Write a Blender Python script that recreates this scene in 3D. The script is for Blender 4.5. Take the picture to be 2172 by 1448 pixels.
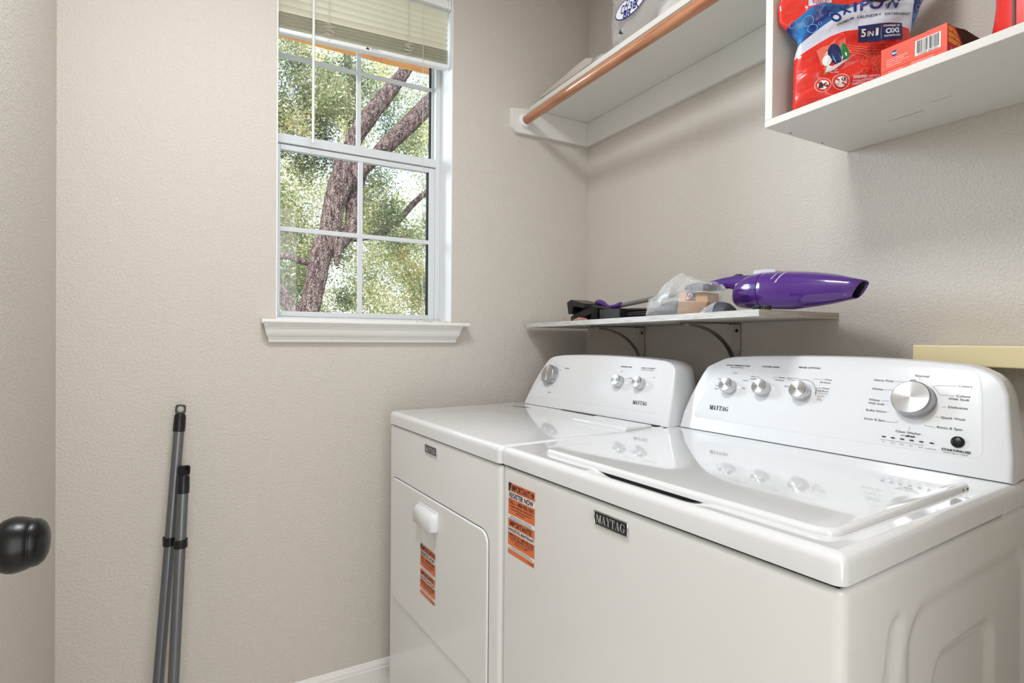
import bpy, bmesh, math, random
import numpy as np
from mathutils import Vector, Matrix
from math import sin, cos, pi, radians

# ------------------------------------------------------------------ clear
for o in list(bpy.data.objects):
    bpy.data.objects.remove(o, do_unlink=True)
SC = bpy.context.scene
COL = SC.collection

# ------------------------------------------------------------------ camera
CAM = Vector((-1.3645, -1.8309, 1.1473))
cd = bpy.data.cameras.new('camera'); cam = bpy.data.objects.new('camera', cd); COL.objects.link(cam)
cd.sensor_fit = 'HORIZONTAL'; cd.sensor_width = 36.0; cd.lens = 36.0 * 1170.0 / 2172.0
cd.clip_start = 0.02; cd.clip_end = 200
R_ = Vector((0.8745872, -0.4848025, 0.0079822)); U_ = Vector((-0.0039908, 0.0092647, 0.9999491)); F_ = Vector((0.4848518, 0.8745746, -0.0061681))
mw = Matrix.Identity(4)
for i in range(3):
    mw[i][0] = R_[i]; mw[i][1] = U_[i]; mw[i][2] = -F_[i]; mw[i][3] = CAM[i]
cam.matrix_world = mw
SC.camera = cam

# ------------------------------------------------------------------ world, sun, lights, exposure
world = bpy.data.worlds.new('sky'); SC.world = world; world.use_nodes = True
wn = world.node_tree.nodes; wl = world.node_tree.links; wn.clear()
wo = wn.new('ShaderNodeOutputWorld'); wb = wn.new('ShaderNodeBackground'); ws = wn.new('ShaderNodeTexSky')
ws.sky_type = 'NISHITA'; ws.sun_disc = False; ws.sun_elevation = radians(48); ws.sun_rotation = radians(200)
ws.air_density = 1.0; ws.dust_density = 3.0; ws.ozone_density = 1.0
wb.inputs[1].default_value = 1.25
wm = wn.new('ShaderNodeMixRGB'); wm.inputs[0].default_value = 0.6; wm.inputs[2].default_value = (0.92, 0.96, 1.0, 1)
wl.new(ws.outputs[0], wm.inputs[1]); wl.new(wm.outputs[0], wb.inputs[0]); wl.new(wb.outputs[0], wo.inputs[0])

def light(name, kind, loc, energy, color=(1, 1, 1), size=1.0, size_y=None, target=None, spread=None):
    d = bpy.data.lights.new(name, kind); d.energy = energy; d.color = color
    if kind == 'AREA':
        d.size = size
        if size_y: d.shape = 'RECTANGLE'; d.size_y = size_y
        if spread: d.spread = spread
    o = bpy.data.objects.new(name, d); COL.objects.link(o); o.location = loc
    if target is not None:
        o.rotation_euler = (Vector(target) - Vector(loc)).to_track_quat('-Z', 'Y').to_euler()
    return o
sun = light('sun', 'SUN', (0, -5, 12), 5.5, (1.0, 0.93, 0.82), target=(1.2, 4.6, 2.0)); sun.data.angle = radians(0.6)
# the laundry room's ceiling lamp, and an unseen fill panel added behind the open doorway
light('ceiling_lamp_light', 'AREA', (-1.29, -1.02, 2.50), 18.0, (0.93, 0.96, 1.0), 0.40, target=(-1.29, -1.02, 0))
light('hallway_fill', 'AREA', (-1.05, -3.12, 1.40), 32.0, (0.95, 0.975, 1.0), 1.6, 2.2, target=(-1.0, 0, 1.2))

# unseen area lamp added outside the window, standing in for sky light
light('window_fill', 'AREA', (-2.75, 2.25, 2.55), 205.0, (0.74, 0.87, 1.0), 1.5, 1.3, target=(-0.80, 0.0, 1.62))

SC.view_settings.view_transform = 'Standard'; SC.view_settings.look = 'None'
SC.view_settings.exposure = 0.12; SC.view_settings.gamma = 1.0; SC.view_settings.use_curve_mapping = False
SC.cycles.max_bounces = 10; SC.cycles.transparent_max_bounces = 16

# ------------------------------------------------------------------ materials
def srgb(r, g, b):
    f = lambda c: (c / 255.0 / 12.92) if c / 255.0 <= 0.04045 else ((c / 255.0 + 0.055) / 1.055) ** 2.4
    return (f(r), f(g), f(b), 1.0)
def mat(name, col, rough=0.5, metal=0.0, coat=0.0, spec=0.5, alpha=1.0, trans=0.0, ior=1.45, sheen=0.0):
    m = bpy.data.materials.new(name); m.use_nodes = True
    b = m.node_tree.nodes['Principled BSDF']
    b.inputs['Base Color'].default_value = col; b.inputs['Roughness'].default_value = rough
    b.inputs['Metallic'].default_value = metal; b.inputs['Coat Weight'].default_value = coat
    b.inputs['Coat Roughness'].default_value = 0.04
    b.inputs['Specular IOR Level'].default_value = spec; b.inputs['Alpha'].default_value = alpha
    b.inputs['Transmission Weight'].default_value = trans; b.inputs['IOR'].default_value = ior
    return m
def nodes(m): return m.node_tree.nodes, m.node_tree.links, m.node_tree.nodes['Principled BSDF']
def tex_obj(m, scale=(1, 1, 1)):
    n, l, b = nodes(m); t = n.new('ShaderNodeTexCoord'); mp = n.new('ShaderNodeMapping'); mp.inputs['Scale'].default_value = scale
    l.new(t.outputs['Object'], mp.inputs[0]); return mp
def bump(m, scale, strength, dist=0.002, detail=3.0, vec_scale=(1, 1, 1), rough=0.55, distort=0.0):
    n, l, b = nodes(m); mp = tex_obj(m, vec_scale); nz = n.new('ShaderNodeTexNoise'); bp = n.new('ShaderNodeBump')
    nz.inputs['Scale'].default_value = scale; nz.inputs['Detail'].default_value = detail; nz.inputs['Roughness'].default_value = rough
    nz.inputs['Distortion'].default_value = distort
    bp.inputs['Strength'].default_value = strength; bp.inputs['Distance'].default_value = dist
    l.new(mp.outputs[0], nz.inputs['Vector']); l.new(nz.outputs[0], bp.inputs['Height']); l.new(bp.outputs[0], b.inputs['Normal'])
    return nz
def colramp(m, fac, stops):
    n, l, b = nodes(m); cr = n.new('ShaderNodeValToRGB'); e = cr.color_ramp.elements
    while len(e) < len(stops): e.new(0.5)
    for i, (p, c) in enumerate(stops): e[i].position = p; e[i].color = c
    l.new(fac, cr.inputs[0]); l.new(cr.outputs[0], b.inputs['Base Color']); return cr

def wall_mat(name, col, strength=0.5):
    m = mat(name, col, 0.55, spec=0.25)
    n, l, b = nodes(m); mp = tex_obj(m)
    n1 = n.new('ShaderNodeTexNoise'); n1.inputs['Scale'].default_value = 155; n1.inputs['Detail'].default_value = 2.5; n1.inputs['Distortion'].default_value = 0.6
    n2 = n.new('ShaderNodeTexNoise'); n2.inputs['Scale'].default_value = 45; n2.inputs['Detail'].default_value = 2
    r1 = n.new('ShaderNodeMapRange'); r1.inputs['From Min'].default_value = 0.42; r1.inputs['From Max'].default_value = 0.66; r1.interpolation_type = 'SMOOTHSTEP'
    ad = n.new('ShaderNodeMath'); ad.operation = 'MULTIPLY_ADD'; ad.inputs[1].default_value = 0.5
    bp = n.new('ShaderNodeBump'); bp.inputs['Strength'].default_value = strength; bp.inputs['Distance'].default_value = 0.0016
    l.new(mp.outputs[0], n1.inputs['Vector']); l.new(mp.outputs[0], n2.inputs['Vector'])
    l.new(n1.outputs[0], r1.inputs[0]); l.new(n2.outputs[0], ad.inputs[0]); l.new(r1.outputs[0], ad.inputs[2])
    l.new(ad.outputs[0], bp.inputs['Height']); l.new(bp.outputs[0], b.inputs['Normal'])
    return m
M = {}
M['wall'] = wall_mat('painted_wall', srgb(208, 201, 192), 0.45)
M['ceil'] = mat('ceiling_paint', srgb(235, 233, 228), 0.8, spec=0.2)
M['reveal'] = mat('reveal_paint', srgb(238, 238, 240), 0.6, spec=0.3); bump(M['reveal'], 90, 0.3, 0.001)
M['trim'] = mat('trim_paint', srgb(232, 231, 226), 0.35, spec=0.4); bump(M['trim'], 25, 0.08, 0.001)
M['shelfwhite'] = mat('shelf_paint', srgb(226, 225, 219), 0.4, spec=0.35); bump(M['shelfwhite'], 18, 0.1, 0.001)
M['vinyl'] = mat('window_vinyl', srgb(214, 218, 220), 0.35)
M['white_vinyl'] = mat('white_vinyl', srgb(236, 237, 235), 0.35)
M['enamel'] = mat('white_enamel', srgb(232, 232, 230), 0.22, coat=0.5)
M['deck'] = mat('porcelain_top', srgb(232, 233, 234), 0.08, coat=0.9)
M['plastic'] = mat('white_plastic', srgb(229, 230, 232), 0.25, coat=0.3)
M['dark_gap'] = mat('dark_gap', srgb(28, 28, 28), 0.8)
M['black'] = mat('black_plastic', srgb(22, 22, 23), 0.32, spec=0.5)
M['black_gloss'] = mat('black_lacquer', srgb(12, 12, 13), 0.30, coat=0.0, spec=0.4)
M['ink'] = mat('black_ink', srgb(34, 34, 36), 0.6)
M['greyink'] = mat('grey_ink', srgb(120, 122, 124), 0.6)
M['chrome'] = mat('chrome', srgb(205, 206, 208), 0.12, metal=1.0)
M['knurl'] = mat('knurled_metal', srgb(178, 180, 183), 0.3, metal=1.0)
M['badge_black'] = mat('badge_black', srgb(30, 31, 34), 0.25, coat=0.4)
M['silver_letter'] = mat('silver_letter', srgb(205, 207, 210), 0.3, metal=0.6)
M['grey_metal'] = mat('grey_patch', srgb(140, 140, 138), 0.3, metal=0.7)
M['orange'] = mat('orange_sticker', srgb(224, 118, 70), 0.45)
M['paper_white'] = mat('white_print', srgb(240, 240, 238), 0.5)
M['purple'] = mat('purple_plastic', srgb(80, 36, 128), 0.16, coat=0.7)
M['purple_dark'] = mat('purple_recess', srgb(46, 18, 84), 0.5)
M['dark_hole'] = mat('nozzle_hole', srgb(10, 6, 10), 0.7)
M['grey_button'] = mat('grey_button', srgb(198, 198, 202), 0.35)
M['red_print'] = mat('red_print', srgb(222, 52, 44), 0.4)
M['tube_grey'] = mat('grey_tube', srgb(128, 128, 126), 0.4, metal=0.15)
M['pole'] = mat('grey_metal_pole', srgb(112, 114, 116), 0.32, metal=0.55)
M['bracket'] = mat('nickel_bracket', srgb(150, 142, 132), 0.35, metal=0.85)
M['screw'] = mat('dark_screw', srgb(60, 58, 56), 0.4, metal=0.8)
M['bristle'] = mat('dark_grey_rubber', srgb(72, 72, 78), 0.55)
M['clear'] = mat('clear_film', srgb(245, 246, 248), 0.12, coat=0.5)
M['baked'] = mat('carton_board', srgb(196, 148, 100), 0.6)
M['carton_red'] = mat('carton_red', srgb(233, 84, 58), 0.4)
M['carton_deep'] = mat('carton_deep_red', srgb(190, 38, 32), 0.4)
M['carton_yellow'] = mat('carton_yellow', srgb(240, 165, 48), 0.4)
M['carton_brown'] = mat('carton_inside', srgb(62, 34, 20), 0.8)
M['bag_red'] = mat('pouch_red', srgb(226, 46, 34), 0.2, coat=0.6)
M['bag_red2'] = mat('pouch_light_red', srgb(240, 120, 95), 0.25, coat=0.6)
M['bag_blue'] = mat('pouch_blue', srgb(24, 92, 176), 0.2, coat=0.6)
M['bag_navy'] = mat('pouch_navy', srgb(24, 36, 92), 0.2, coat=0.6)
M['bag_dblue'] = mat('pouch_deep_blue', srgb(16, 44, 128), 0.2, coat=0.6)
M['bag_white'] = mat('pouch_white', srgb(214, 222, 238), 0.22, coat=0.6)
M['bag_green'] = mat('pouch_green', srgb(30, 120, 60), 0.25, coat=0.5)
M['bottle_red'] = mat('bottle_red', srgb(232, 44, 36), 0.3, coat=0.4)
M['bottle_grey'] = mat('bottle_grey_strip', srgb(130, 96, 94), 0.4)
M['counter'] = mat('cream_laminate', srgb(228, 212, 168), 0.3)
M['slat'] = mat('ivory_slat', srgb(222, 219, 200), 0.45)
M['cord'] = mat('ivory_cord', srgb(205, 198, 180), 0.7)
M['lampglass'] = mat('lamp_glass', srgb(245, 245, 240), 0.3)
M['newsprint'] = mat('grey_paper', srgb(196, 186, 178), 0.75); bump(M['newsprint'], 40, 0.2, 0.001)
M['pinkpaper'] = mat('pink_paper', srgb(205, 150, 135), 0.6)
M['film_blue'] = mat('blue_print', srgb(36, 48, 140), 0.35)
M['film_cyan'] = mat('sky_blue_print', srgb(96, 178, 220), 0.35)
M['tissue'] = mat('white_tissue', srgb(228, 224, 216), 0.8); bump(M['tissue'], 160, 0.3, 0.001)

def brushed():
    m = mat('brushed_steel_disc', srgb(214, 214, 214), 0.28, metal=1.0)
    n, l, b = nodes(m); b.inputs['Anisotropic'].default_value = 0.95; b.inputs['Roughness'].default_value = 0.38
    t = n.new('ShaderNodeTangent'); t.direction_type = 'RADIAL'; t.axis = 'Z'; l.new(t.outputs[0], b.inputs['Tangent'])
    return m
M['brushed'] = brushed()
def film(name, op=0.16, col=(0.95, 0.96, 0.98, 1)):
    # thin clear film: partly transparent, partly glossy and slightly milky
    m = bpy.data.materials.new(name); m.use_nodes = True; n = m.node_tree.nodes; l = m.node_tree.links; n.clear()
    out = n.new('ShaderNodeOutputMaterial'); tr = n.new('ShaderNodeBsdfTransparent'); pr = n.new('ShaderNodeBsdfPrincipled'); mx = n.new('ShaderNodeMixShader')
    fr = n.new('ShaderNodeLayerWeight'); fr.inputs[0].default_value = 0.35; mr = n.new('ShaderNodeMapRange'); mr.inputs['To Min'].default_value = op; mr.inputs['To Max'].default_value = min(1, op + 0.55)
    pr.inputs['Base Color'].default_value = col; pr.inputs['Roughness'].default_value = 0.12; pr.inputs['Coat Weight'].default_value = 0.8
    tc = n.new('ShaderNodeTexCoord'); nz = n.new('ShaderNodeTexNoise'); nz.inputs['Scale'].default_value = 28; nz.inputs['Detail'].default_value = 3; nz.inputs['Distortion'].default_value = 1.5; bp = n.new('ShaderNodeBump'); bp.inputs['Strength'].default_value = 0.8; bp.inputs['Distance'].default_value = 0.01
    l.new(tc.outputs['Object'], nz.inputs['Vector']); l.new(nz.outputs[0], bp.inputs['Height']); l.new(bp.outputs[0], pr.inputs['Normal'])
    l.new(fr.outputs['Facing'], mr.inputs[0]); l.new(mr.outputs[0], mx.inputs[0]); l.new(tr.outputs[0], mx.inputs[1]); l.new(pr.outputs[0], mx.inputs[2]); l.new(mx.outputs[0], out.inputs[0])
    return m
M['film'] = film('clear_plastic_film', 0.08)
M['film2'] = film('clear_bag_film', 0.13)
def pane():
    m = bpy.data.materials.new('window_glass'); m.use_nodes = True; n = m.node_tree.nodes; l = m.node_tree.links; n.clear()
    out = n.new('ShaderNodeOutputMaterial'); tr = n.new('ShaderNodeBsdfTransparent'); gl = n.new('ShaderNodeBsdfGlossy'); mx = n.new('ShaderNodeMixShader')
    fr = n.new('ShaderNodeFresnel'); fr.inputs[0].default_value = 1.45; gl.inputs['Roughness'].default_value = 0.02; tr.inputs[0].default_value = (0.97, 0.985, 0.98, 1)
    l.new(fr.outputs[0], mx.inputs[0]); l.new(tr.outputs[0], mx.inputs[1]); l.new(gl.outputs[0], mx.inputs[2]); l.new(mx.outputs[0], out.inputs[0])
    return m
M['glass'] = pane()
def wood_rod():
    m = mat('varnished_wood_rod', srgb(190, 125, 85), 0.28, coat=0.5); n, l, b = nodes(m); mp = tex_obj(m, (14, 1.2, 14))
    nz = n.new('ShaderNodeTexNoise'); nz.inputs['Scale'].default_value = 6; nz.inputs['Detail'].default_value = 4
    l.new(mp.outputs[0], nz.inputs['Vector']); colramp(m, nz.outputs[0], [(0.3, srgb(160, 98, 66)), (0.6, srgb(192, 134, 98)), (0.75, srgb(178, 118, 86))]); return m
M['rod'] = wood_rod()
def laminate(name, a, b_, c, sc):
    m = mat(name, a, 0.45); n, l, b = nodes(m); mp = tex_obj(m, sc)
    nz = n.new('ShaderNodeTexNoise'); nz.inputs['Scale'].default_value = 8; nz.inputs['Detail'].default_value = 5; nz.inputs['Roughness'].default_value = 0.65
    l.new(mp.outputs[0], nz.inputs['Vector']); colramp(m, nz.outputs[0], [(0.32, c), (0.5, b_), (0.68, a)]); return m
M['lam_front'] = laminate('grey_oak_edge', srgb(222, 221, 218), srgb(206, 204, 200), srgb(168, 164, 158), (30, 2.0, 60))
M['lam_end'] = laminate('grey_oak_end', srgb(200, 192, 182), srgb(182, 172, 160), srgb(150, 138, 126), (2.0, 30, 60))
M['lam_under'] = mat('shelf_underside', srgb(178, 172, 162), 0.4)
def bark():
    m = mat('oak_bark', srgb(120, 100, 95), 0.9, spec=0.15); n, l, b = nodes(m); mp = tex_obj(m, (1, 1, 0.32))
    nz = n.new('ShaderNodeTexVoronoi'); nz.inputs['Scale'].default_value = 34; nz.feature = 'DISTANCE_TO_EDGE'
    n2 = n.new('ShaderNodeTexNoise'); n2.inputs['Scale'].default_value = 24; n2.inputs['Detail'].default_value = 6
    wv = n.new('ShaderNodeMixRGB'); wv.blend_type = 'ADD'; wv.inputs[0].default_value = 0.25
    l.new(mp.outputs[0], n2.inputs['Vector']); l.new(mp.outputs[0], wv.inputs[1]); l.new(n2.outputs[1], wv.inputs[2]); l.new(wv.outputs[0], nz.inputs['Vector'])
    mu = n.new('ShaderNodeMath'); mu.operation = 'MULTIPLY_ADD'; mu.inputs[1].default_value = 2.2; l.new(nz.outputs[0], mu.inputs[0]); l.new(n2.outputs[0], mu.inputs[2])
    colramp(m, mu.outputs[0], [(0.42, srgb(40, 30, 42)), (0.66, srgb(84, 66, 72)), (0.86, srgb(120, 100, 98)), (1.0, srgb(190, 176, 168))])
    bp = n.new('ShaderNodeBump'); bp.inputs['Strength'].default_value = 1.0; bp.inputs['Distance'].default_value = 0.03
    l.new(mu.outputs[0], bp.inputs['Height']); l.new(bp.outputs[0], b.inputs['Normal']); return m
M['bark'] = bark()
def leafmat(name, cols):
    m = bpy.data.materials.new(name); m.use_nodes = True; n = m.node_tree.nodes; l = m.node_tree.links; n.clear()
    out = n.new('ShaderNodeOutputMaterial'); df = n.new('ShaderNodeBsdfDiffuse'); tl = n.new('ShaderNodeBsdfTranslucent'); mx = n.new('ShaderNodeMixShader'); mx.inputs[0].default_value = 0.45
    gl = n.new('ShaderNodeBsdfGlossy'); gl.inputs['Roughness'].default_value = 0.35; m2 = n.new('ShaderNodeMixShader'); m2.inputs[0].default_value = 0.08
    at = n.new('ShaderNodeAttribute'); at.attribute_name = 'hue'; cr = n.new('ShaderNodeValToRGB'); e = cr.color_ramp.elements
    while len(e) < len(cols): e.new(0.5)
    for i, c in enumerate(cols): e[i].position = i / (len(cols) - 1); e[i].color = c
    l.new(at.outputs['Fac'], cr.inputs[0]); l.new(cr.outputs[0], df.inputs[0]); l.new(cr.outputs[0], tl.inputs[0])
    l.new(df.outputs[0], mx.inputs[1]); l.new(tl.outputs[0], mx.inputs[2]); l.new(mx.outputs[0], m2.inputs[1]); l.new(gl.outputs[0], m2.inputs[2]); l.new(m2.outputs[0], out.inputs[0])
    return m
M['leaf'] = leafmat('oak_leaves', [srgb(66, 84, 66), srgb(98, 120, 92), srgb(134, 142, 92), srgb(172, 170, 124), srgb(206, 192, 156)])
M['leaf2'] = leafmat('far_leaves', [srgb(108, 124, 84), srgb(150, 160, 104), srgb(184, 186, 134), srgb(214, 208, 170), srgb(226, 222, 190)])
def beam_mat():
    m = mat('cedar_beam', srgb(214, 150, 96), 0.7); n, l, b = nodes(m); mp = tex_obj(m, (1, 8, 8))
    nz = n.new('ShaderNodeTexNoise'); nz.inputs['Scale'].default_value = 6; nz.inputs['Detail'].default_value = 4
    l.new(mp.outputs[0], nz.inputs['Vector']); colramp(m, nz.outputs[0], [(0.3, srgb(205, 128, 84)), (0.55, srgb(226, 160, 100)), (0.72, srgb(216, 150, 110))]); return m
M['beam'] = beam_mat()
M['knot'] = mat('wood_knot', srgb(120, 74, 48), 0.8)
def floor_mat():
    m = mat('floor_tile', srgb(222, 217, 208), 0.35); n, l, b = nodes(m); mp = tex_obj(m)
    bk = n.new('ShaderNodeTexBrick'); bk.inputs['Scale'].default_value = 1.0; bk.offset = 0; bk.inputs['Brick Width'].default_value = 0.33; bk.inputs['Row Height'].default_value = 0.33
    bk.inputs['Mortar Size'].default_value = 0.003; bk.inputs['Color1'].default_value = srgb(226, 221, 212); bk.inputs['Color2'].default_value = srgb(220, 214, 204); bk.inputs['Mortar'].default_value = srgb(176, 168, 156)
    l.new(mp.outputs[0], bk.inputs['Vector']); l.new(bk.outputs[0], b.inputs['Base Color']); return m
M['floor'] = floor_mat()
M['ground'] = mat('garden_ground', srgb(120, 118, 84), 0.95)
bump(M['bag_red'], 14, 0.35, 0.004, 2); bump(M['bag_blue'], 14, 0.35, 0.004, 2); bump(M['bag_white'], 14, 0.35, 0.004, 2)
bump(M['newsprint'], 20, 0.2, 0.002)

def pouch_mat():
    m = mat('printed_pouch', (1, 0, 0, 1), 0.2, coat=0.6); n, l, b = nodes(m); mp = tex_obj(m)
    def step(nm):
        a = n.new('ShaderNodeAttribute'); a.attribute_name = nm; g = n.new('ShaderNodeMapRange'); g.inputs['From Min'].default_value = -.0002; g.inputs['From Max'].default_value = .0002; l.new(a.outputs['Fac'], g.inputs[0]); return g.outputs[0]
    def mix(f, a, c):
        x = n.new('ShaderNodeMixRGB'); l.new(f, x.inputs[0])
        for k, v in ((1, a), (2, c)):
            if isinstance(v, tuple): x.inputs[k].default_value = v
            else: l.new(v, x.inputs[k])
        return x.outputs[0]
    nz = n.new('ShaderNodeTexNoise'); nz.inputs['Scale'].default_value = 26; nz.inputs['Detail'].default_value = 1; l.new(mp.outputs[0], nz.inputs['Vector'])
    cr = n.new('ShaderNodeValToRGB'); e = cr.color_ramp.elements; e[0].position = .38; e[0].color = srgb(14, 40, 122); e[1].position = .66; e[1].color = srgb(44, 130, 200); l.new(nz.outputs[0], cr.inputs[0])
    c = mix(step('band3'), srgb(226, 46, 34), srgb(214, 222, 238)); c = mix(step('band2'), c, cr.outputs[0]); c = mix(step('band1'), c, srgb(228, 50, 38)); c = mix(step('gusset'), c, cr.outputs[0]); l.new(c, b.inputs['Base Color'])
    n2 = n.new('ShaderNodeTexNoise'); n2.inputs['Scale'].default_value = 20; n2.inputs['Detail'].default_value = 2; n2.inputs['Distortion'].default_value = 1.2; l.new(mp.outputs[0], n2.inputs['Vector'])
    bp = n.new('ShaderNodeBump'); bp.inputs['Strength'].default_value = .55; bp.inputs['Distance'].default_value = .006; l.new(n2.outputs[0], bp.inputs['Height']); l.new(bp.outputs[0], b.inputs['Normal']); return m
M['pouch'] = pouch_mat()

# ------------------------------------------------------------------ mesh builder
class MB:
    def __init__(s): s.v = []; s.f = []; s.m = []
    def add(s, vs, fs, mi=0, T=None):
        o = len(s.v)
        for p in vs:
            p = Vector(p)
            if T is not None: p = T @ p
            s.v.append(tuple(p))
        for f in fs: s.f.append(tuple(i + o for i in f)); s.m.append(mi)
        return s
    def box(s, a, b, mi=0, T=None):
        x0, y0, z0 = a; x1, y1, z1 = b
        vs = [(x0, y0, z0), (x1, y0, z0), (x1, y1, z0), (x0, y1, z0), (x0, y0, z1), (x1, y0, z1), (x1, y1, z1), (x0, y1, z1)]
        return s.add(vs, [(0, 3, 2, 1), (4, 5, 6, 7), (0, 1, 5, 4), (1, 2, 6, 5), (2, 3, 7, 6), (3, 0, 4, 7)], mi, T)
    def prism(s, pts, T, d0, d1, mi=0, mside=None):
        # polygon in local xy, extruded in z from d0 to d1, mapped by T
        n = len(pts); vs = [(x, y, d0) for x, y in pts] + [(x, y, d1) for x, y in pts]
        s.add(vs, [tuple(range(n - 1, -1, -1)), tuple(range(n, 2 * n))], mi, T)
        o = len(s.v) - 2 * n
        for i in range(n):
            j = (i + 1) % n; s.f.append((o + i, o + j, o + n + j, o + n + i)); s.m.append(mi if mside is None else mside)
        return s
    def flat(s, pts, T, z=0.0, mi=0):
        n = len(pts); return s.add([(x, y, z) for x, y in pts], [tuple(range(n))], mi, T)
    def loops(s, rings, close=True, cap0=True, cap1=True, mi=0, T=None):
        n = len(rings[0]); vs = [p for r in rings for p in r]; fs = []
        for k in range(len(rings) - 1):
            for i in range(n if close else n - 1):
                j = (i + 1) % n; fs.append((k * n + i, k * n + j, (k + 1) * n + j, (k + 1) * n + i))
        if cap0: fs.append(tuple(range(n - 1, -1, -1)))
        if cap1: fs.append(tuple(range((len(rings) - 1) * n, len(rings) * n)))
        return s.add(vs, fs, mi, T)
    def lathe(s, prof, T=None, n=40, mi=0, cap0=True, cap1=True):
        rings = [[(r * cos(2 * pi * i / n), r * sin(2 * pi * i / n), z) for i in range(n)] for r, z in prof]
        return s.loops(rings, True, cap0, cap1, mi, T)
    def tube(s, pts, r, n=10, mi=0, T=None, flat=1.0):
        P = [Vector(p) for p in pts]; rings = []; up = None
        for i, p in enumerate(P):
            d = (P[min(i + 1, len(P) - 1)] - P[max(i - 1, 0)]).normalized()
            if up is None: up = Vector((0, 0, 1)) if abs(d.z) < 0.9 else Vector((1, 0, 0))
            a = d.cross(up).normalized(); b = a.cross(d).normalized(); up = b
            rr = r[i] if isinstance(r, (list, tuple)) else r
            rings.append([tuple(p + a * rr * cos(2 * pi * k / n) + b * rr * flat * sin(2 * pi * k / n)) for k in range(n)])
        return s.loops(rings, True, True, True, mi, T)
    def build(s, name, mats, parent=None, smooth=True, angle=35, bevel=0, seg=3):
        me = bpy.data.meshes.new(name); me.from_pydata(s.v, [], s.f)
        if not isinstance(mats, (list, tuple)): mats = [mats]
        for m in mats: me.materials.append(M[m] if isinstance(m, str) else m)
        me.polygons.foreach_set('material_index', s.m)
        bm = bmesh.new(); bm.from_mesh(me); bmesh.ops.recalc_face_normals(bm, faces=bm.faces); bm.to_mesh(me); bm.free()
        if smooth:
            me.polygons.foreach_set('use_smooth', [True] * len(me.polygons)); me.set_sharp_from_angle(angle=radians(angle))
        o = bpy.data.objects.new(name, me); COL.objects.link(o)
        if bevel:
            b = o.modifiers.new('bevel', 'BEVEL'); b.width = bevel; b.segments = seg; b.limit_method = 'ANGLE'; b.angle_limit = radians(40); b.harden_normals = False
        if parent is not None: o.parent = parent
        return o
def tag(o, label=None, cat=None, group=None, kind=None):
    if label: o['label'] = label
    if cat: o['category'] = cat
    if group: o['group'] = group
    if kind: o['kind'] = kind
    return o
def empty(name, loc=(0, 0, 0), rz=0.0):
    o = bpy.data.objects.new(name, None); COL.objects.link(o); o.location = loc; o.rotation_euler = (0, 0, rz); o.empty_display_size = 0.1; return o
def structure(o): o['kind'] = 'structure'; return o
def frame(o, x, y):
    """matrix with local x, y axes and normal z = x cross y"""
    x = Vector(x).normalized(); z = x.cross(Vector(y)).normalized(); y = z.cross(x); m = Matrix.Identity(4)
    for i in range(3): m[i][0] = x[i]; m[i][1] = y[i]; m[i][2] = z[i]; m[i][3] = o[i]
    return m
def rrect(x0, y0, x1, y1, r, n=5):
    P = []
    for cx, cy, a0 in ((x1 - r, y1 - r, 0), (x0 + r, y1 - r, pi / 2), (x0 + r, y0 + r, pi), (x1 - r, y0 + r, 3 * pi / 2)):
        for i in range(n + 1): a = a0 + pi / 2 * i / n; P.append((cx + r * cos(a), cy + r * sin(a)))
    return P
def slab(mb, u0, v0, u1, v1, z0, z1, R, r, mi=0, n=6, bot=0.0):
    """rounded-corner slab with a rolled upper edge of radius r"""
    rings = []
    for dz, ins in [(z0 - z1, bot)] + ([(z0 - z1 + bot, 0)] if bot else []) + [(-r + r * sin(a), r - r * cos(a)) for a in [i * pi / 2 / n for i in range(n + 1)]]:
        rings.append([(x, y, z1 + dz) for x, y in rrect(u0 + ins, v0 + ins, u1 - ins, v1 - ins, max(R - ins, 0.0008), n)])
    return mb.loops(rings, mi=mi)
# text --------------------------------------------------------------
def glyphs(s, bold=0.0):
    c = bpy.data.curves.new('t', 'FONT'); c.body = s; c.size = 1.0; c.resolution_u = 3; c.offset = bold; c.fill_mode = 'FRONT'
    o = bpy.data.objects.new('t', c); me = o.to_mesh()
    vs = [tuple(v.co) for v in me.vertices]; fs = [tuple(p.vertices) for p in me.polygons]
    o.to_mesh_clear(); bpy.data.objects.remove(o); bpy.data.curves.remove(c); return vs, fs
def text(mb, s, T, x, y, h, w=None, mi=0, shear=0.0, bold=0.0, z=0.0, align='l', rot=0.0):
    vs, fs = glyphs(s, bold)
    if not vs: return
    xs = [v[0] for v in vs]; x0, x1 = min(xs), max(xs); k = h / 0.70; kx = k if w is None else w / (x1 - x0)
    W = (x1 - x0) * kx; off = {'l': 0, 'c': -W / 2, 'r': -W}[align]; ca, sa = cos(rot), sin(rot)
    out = []
    for v in vs:
        a = (v[0] - x0) * kx + off + v[1] * k * shear; b = v[1] * k
        out.append((x + a * ca - b * sa, y + a * sa + b * ca, z))
    mb.add(out, fs, mi, T)
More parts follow.
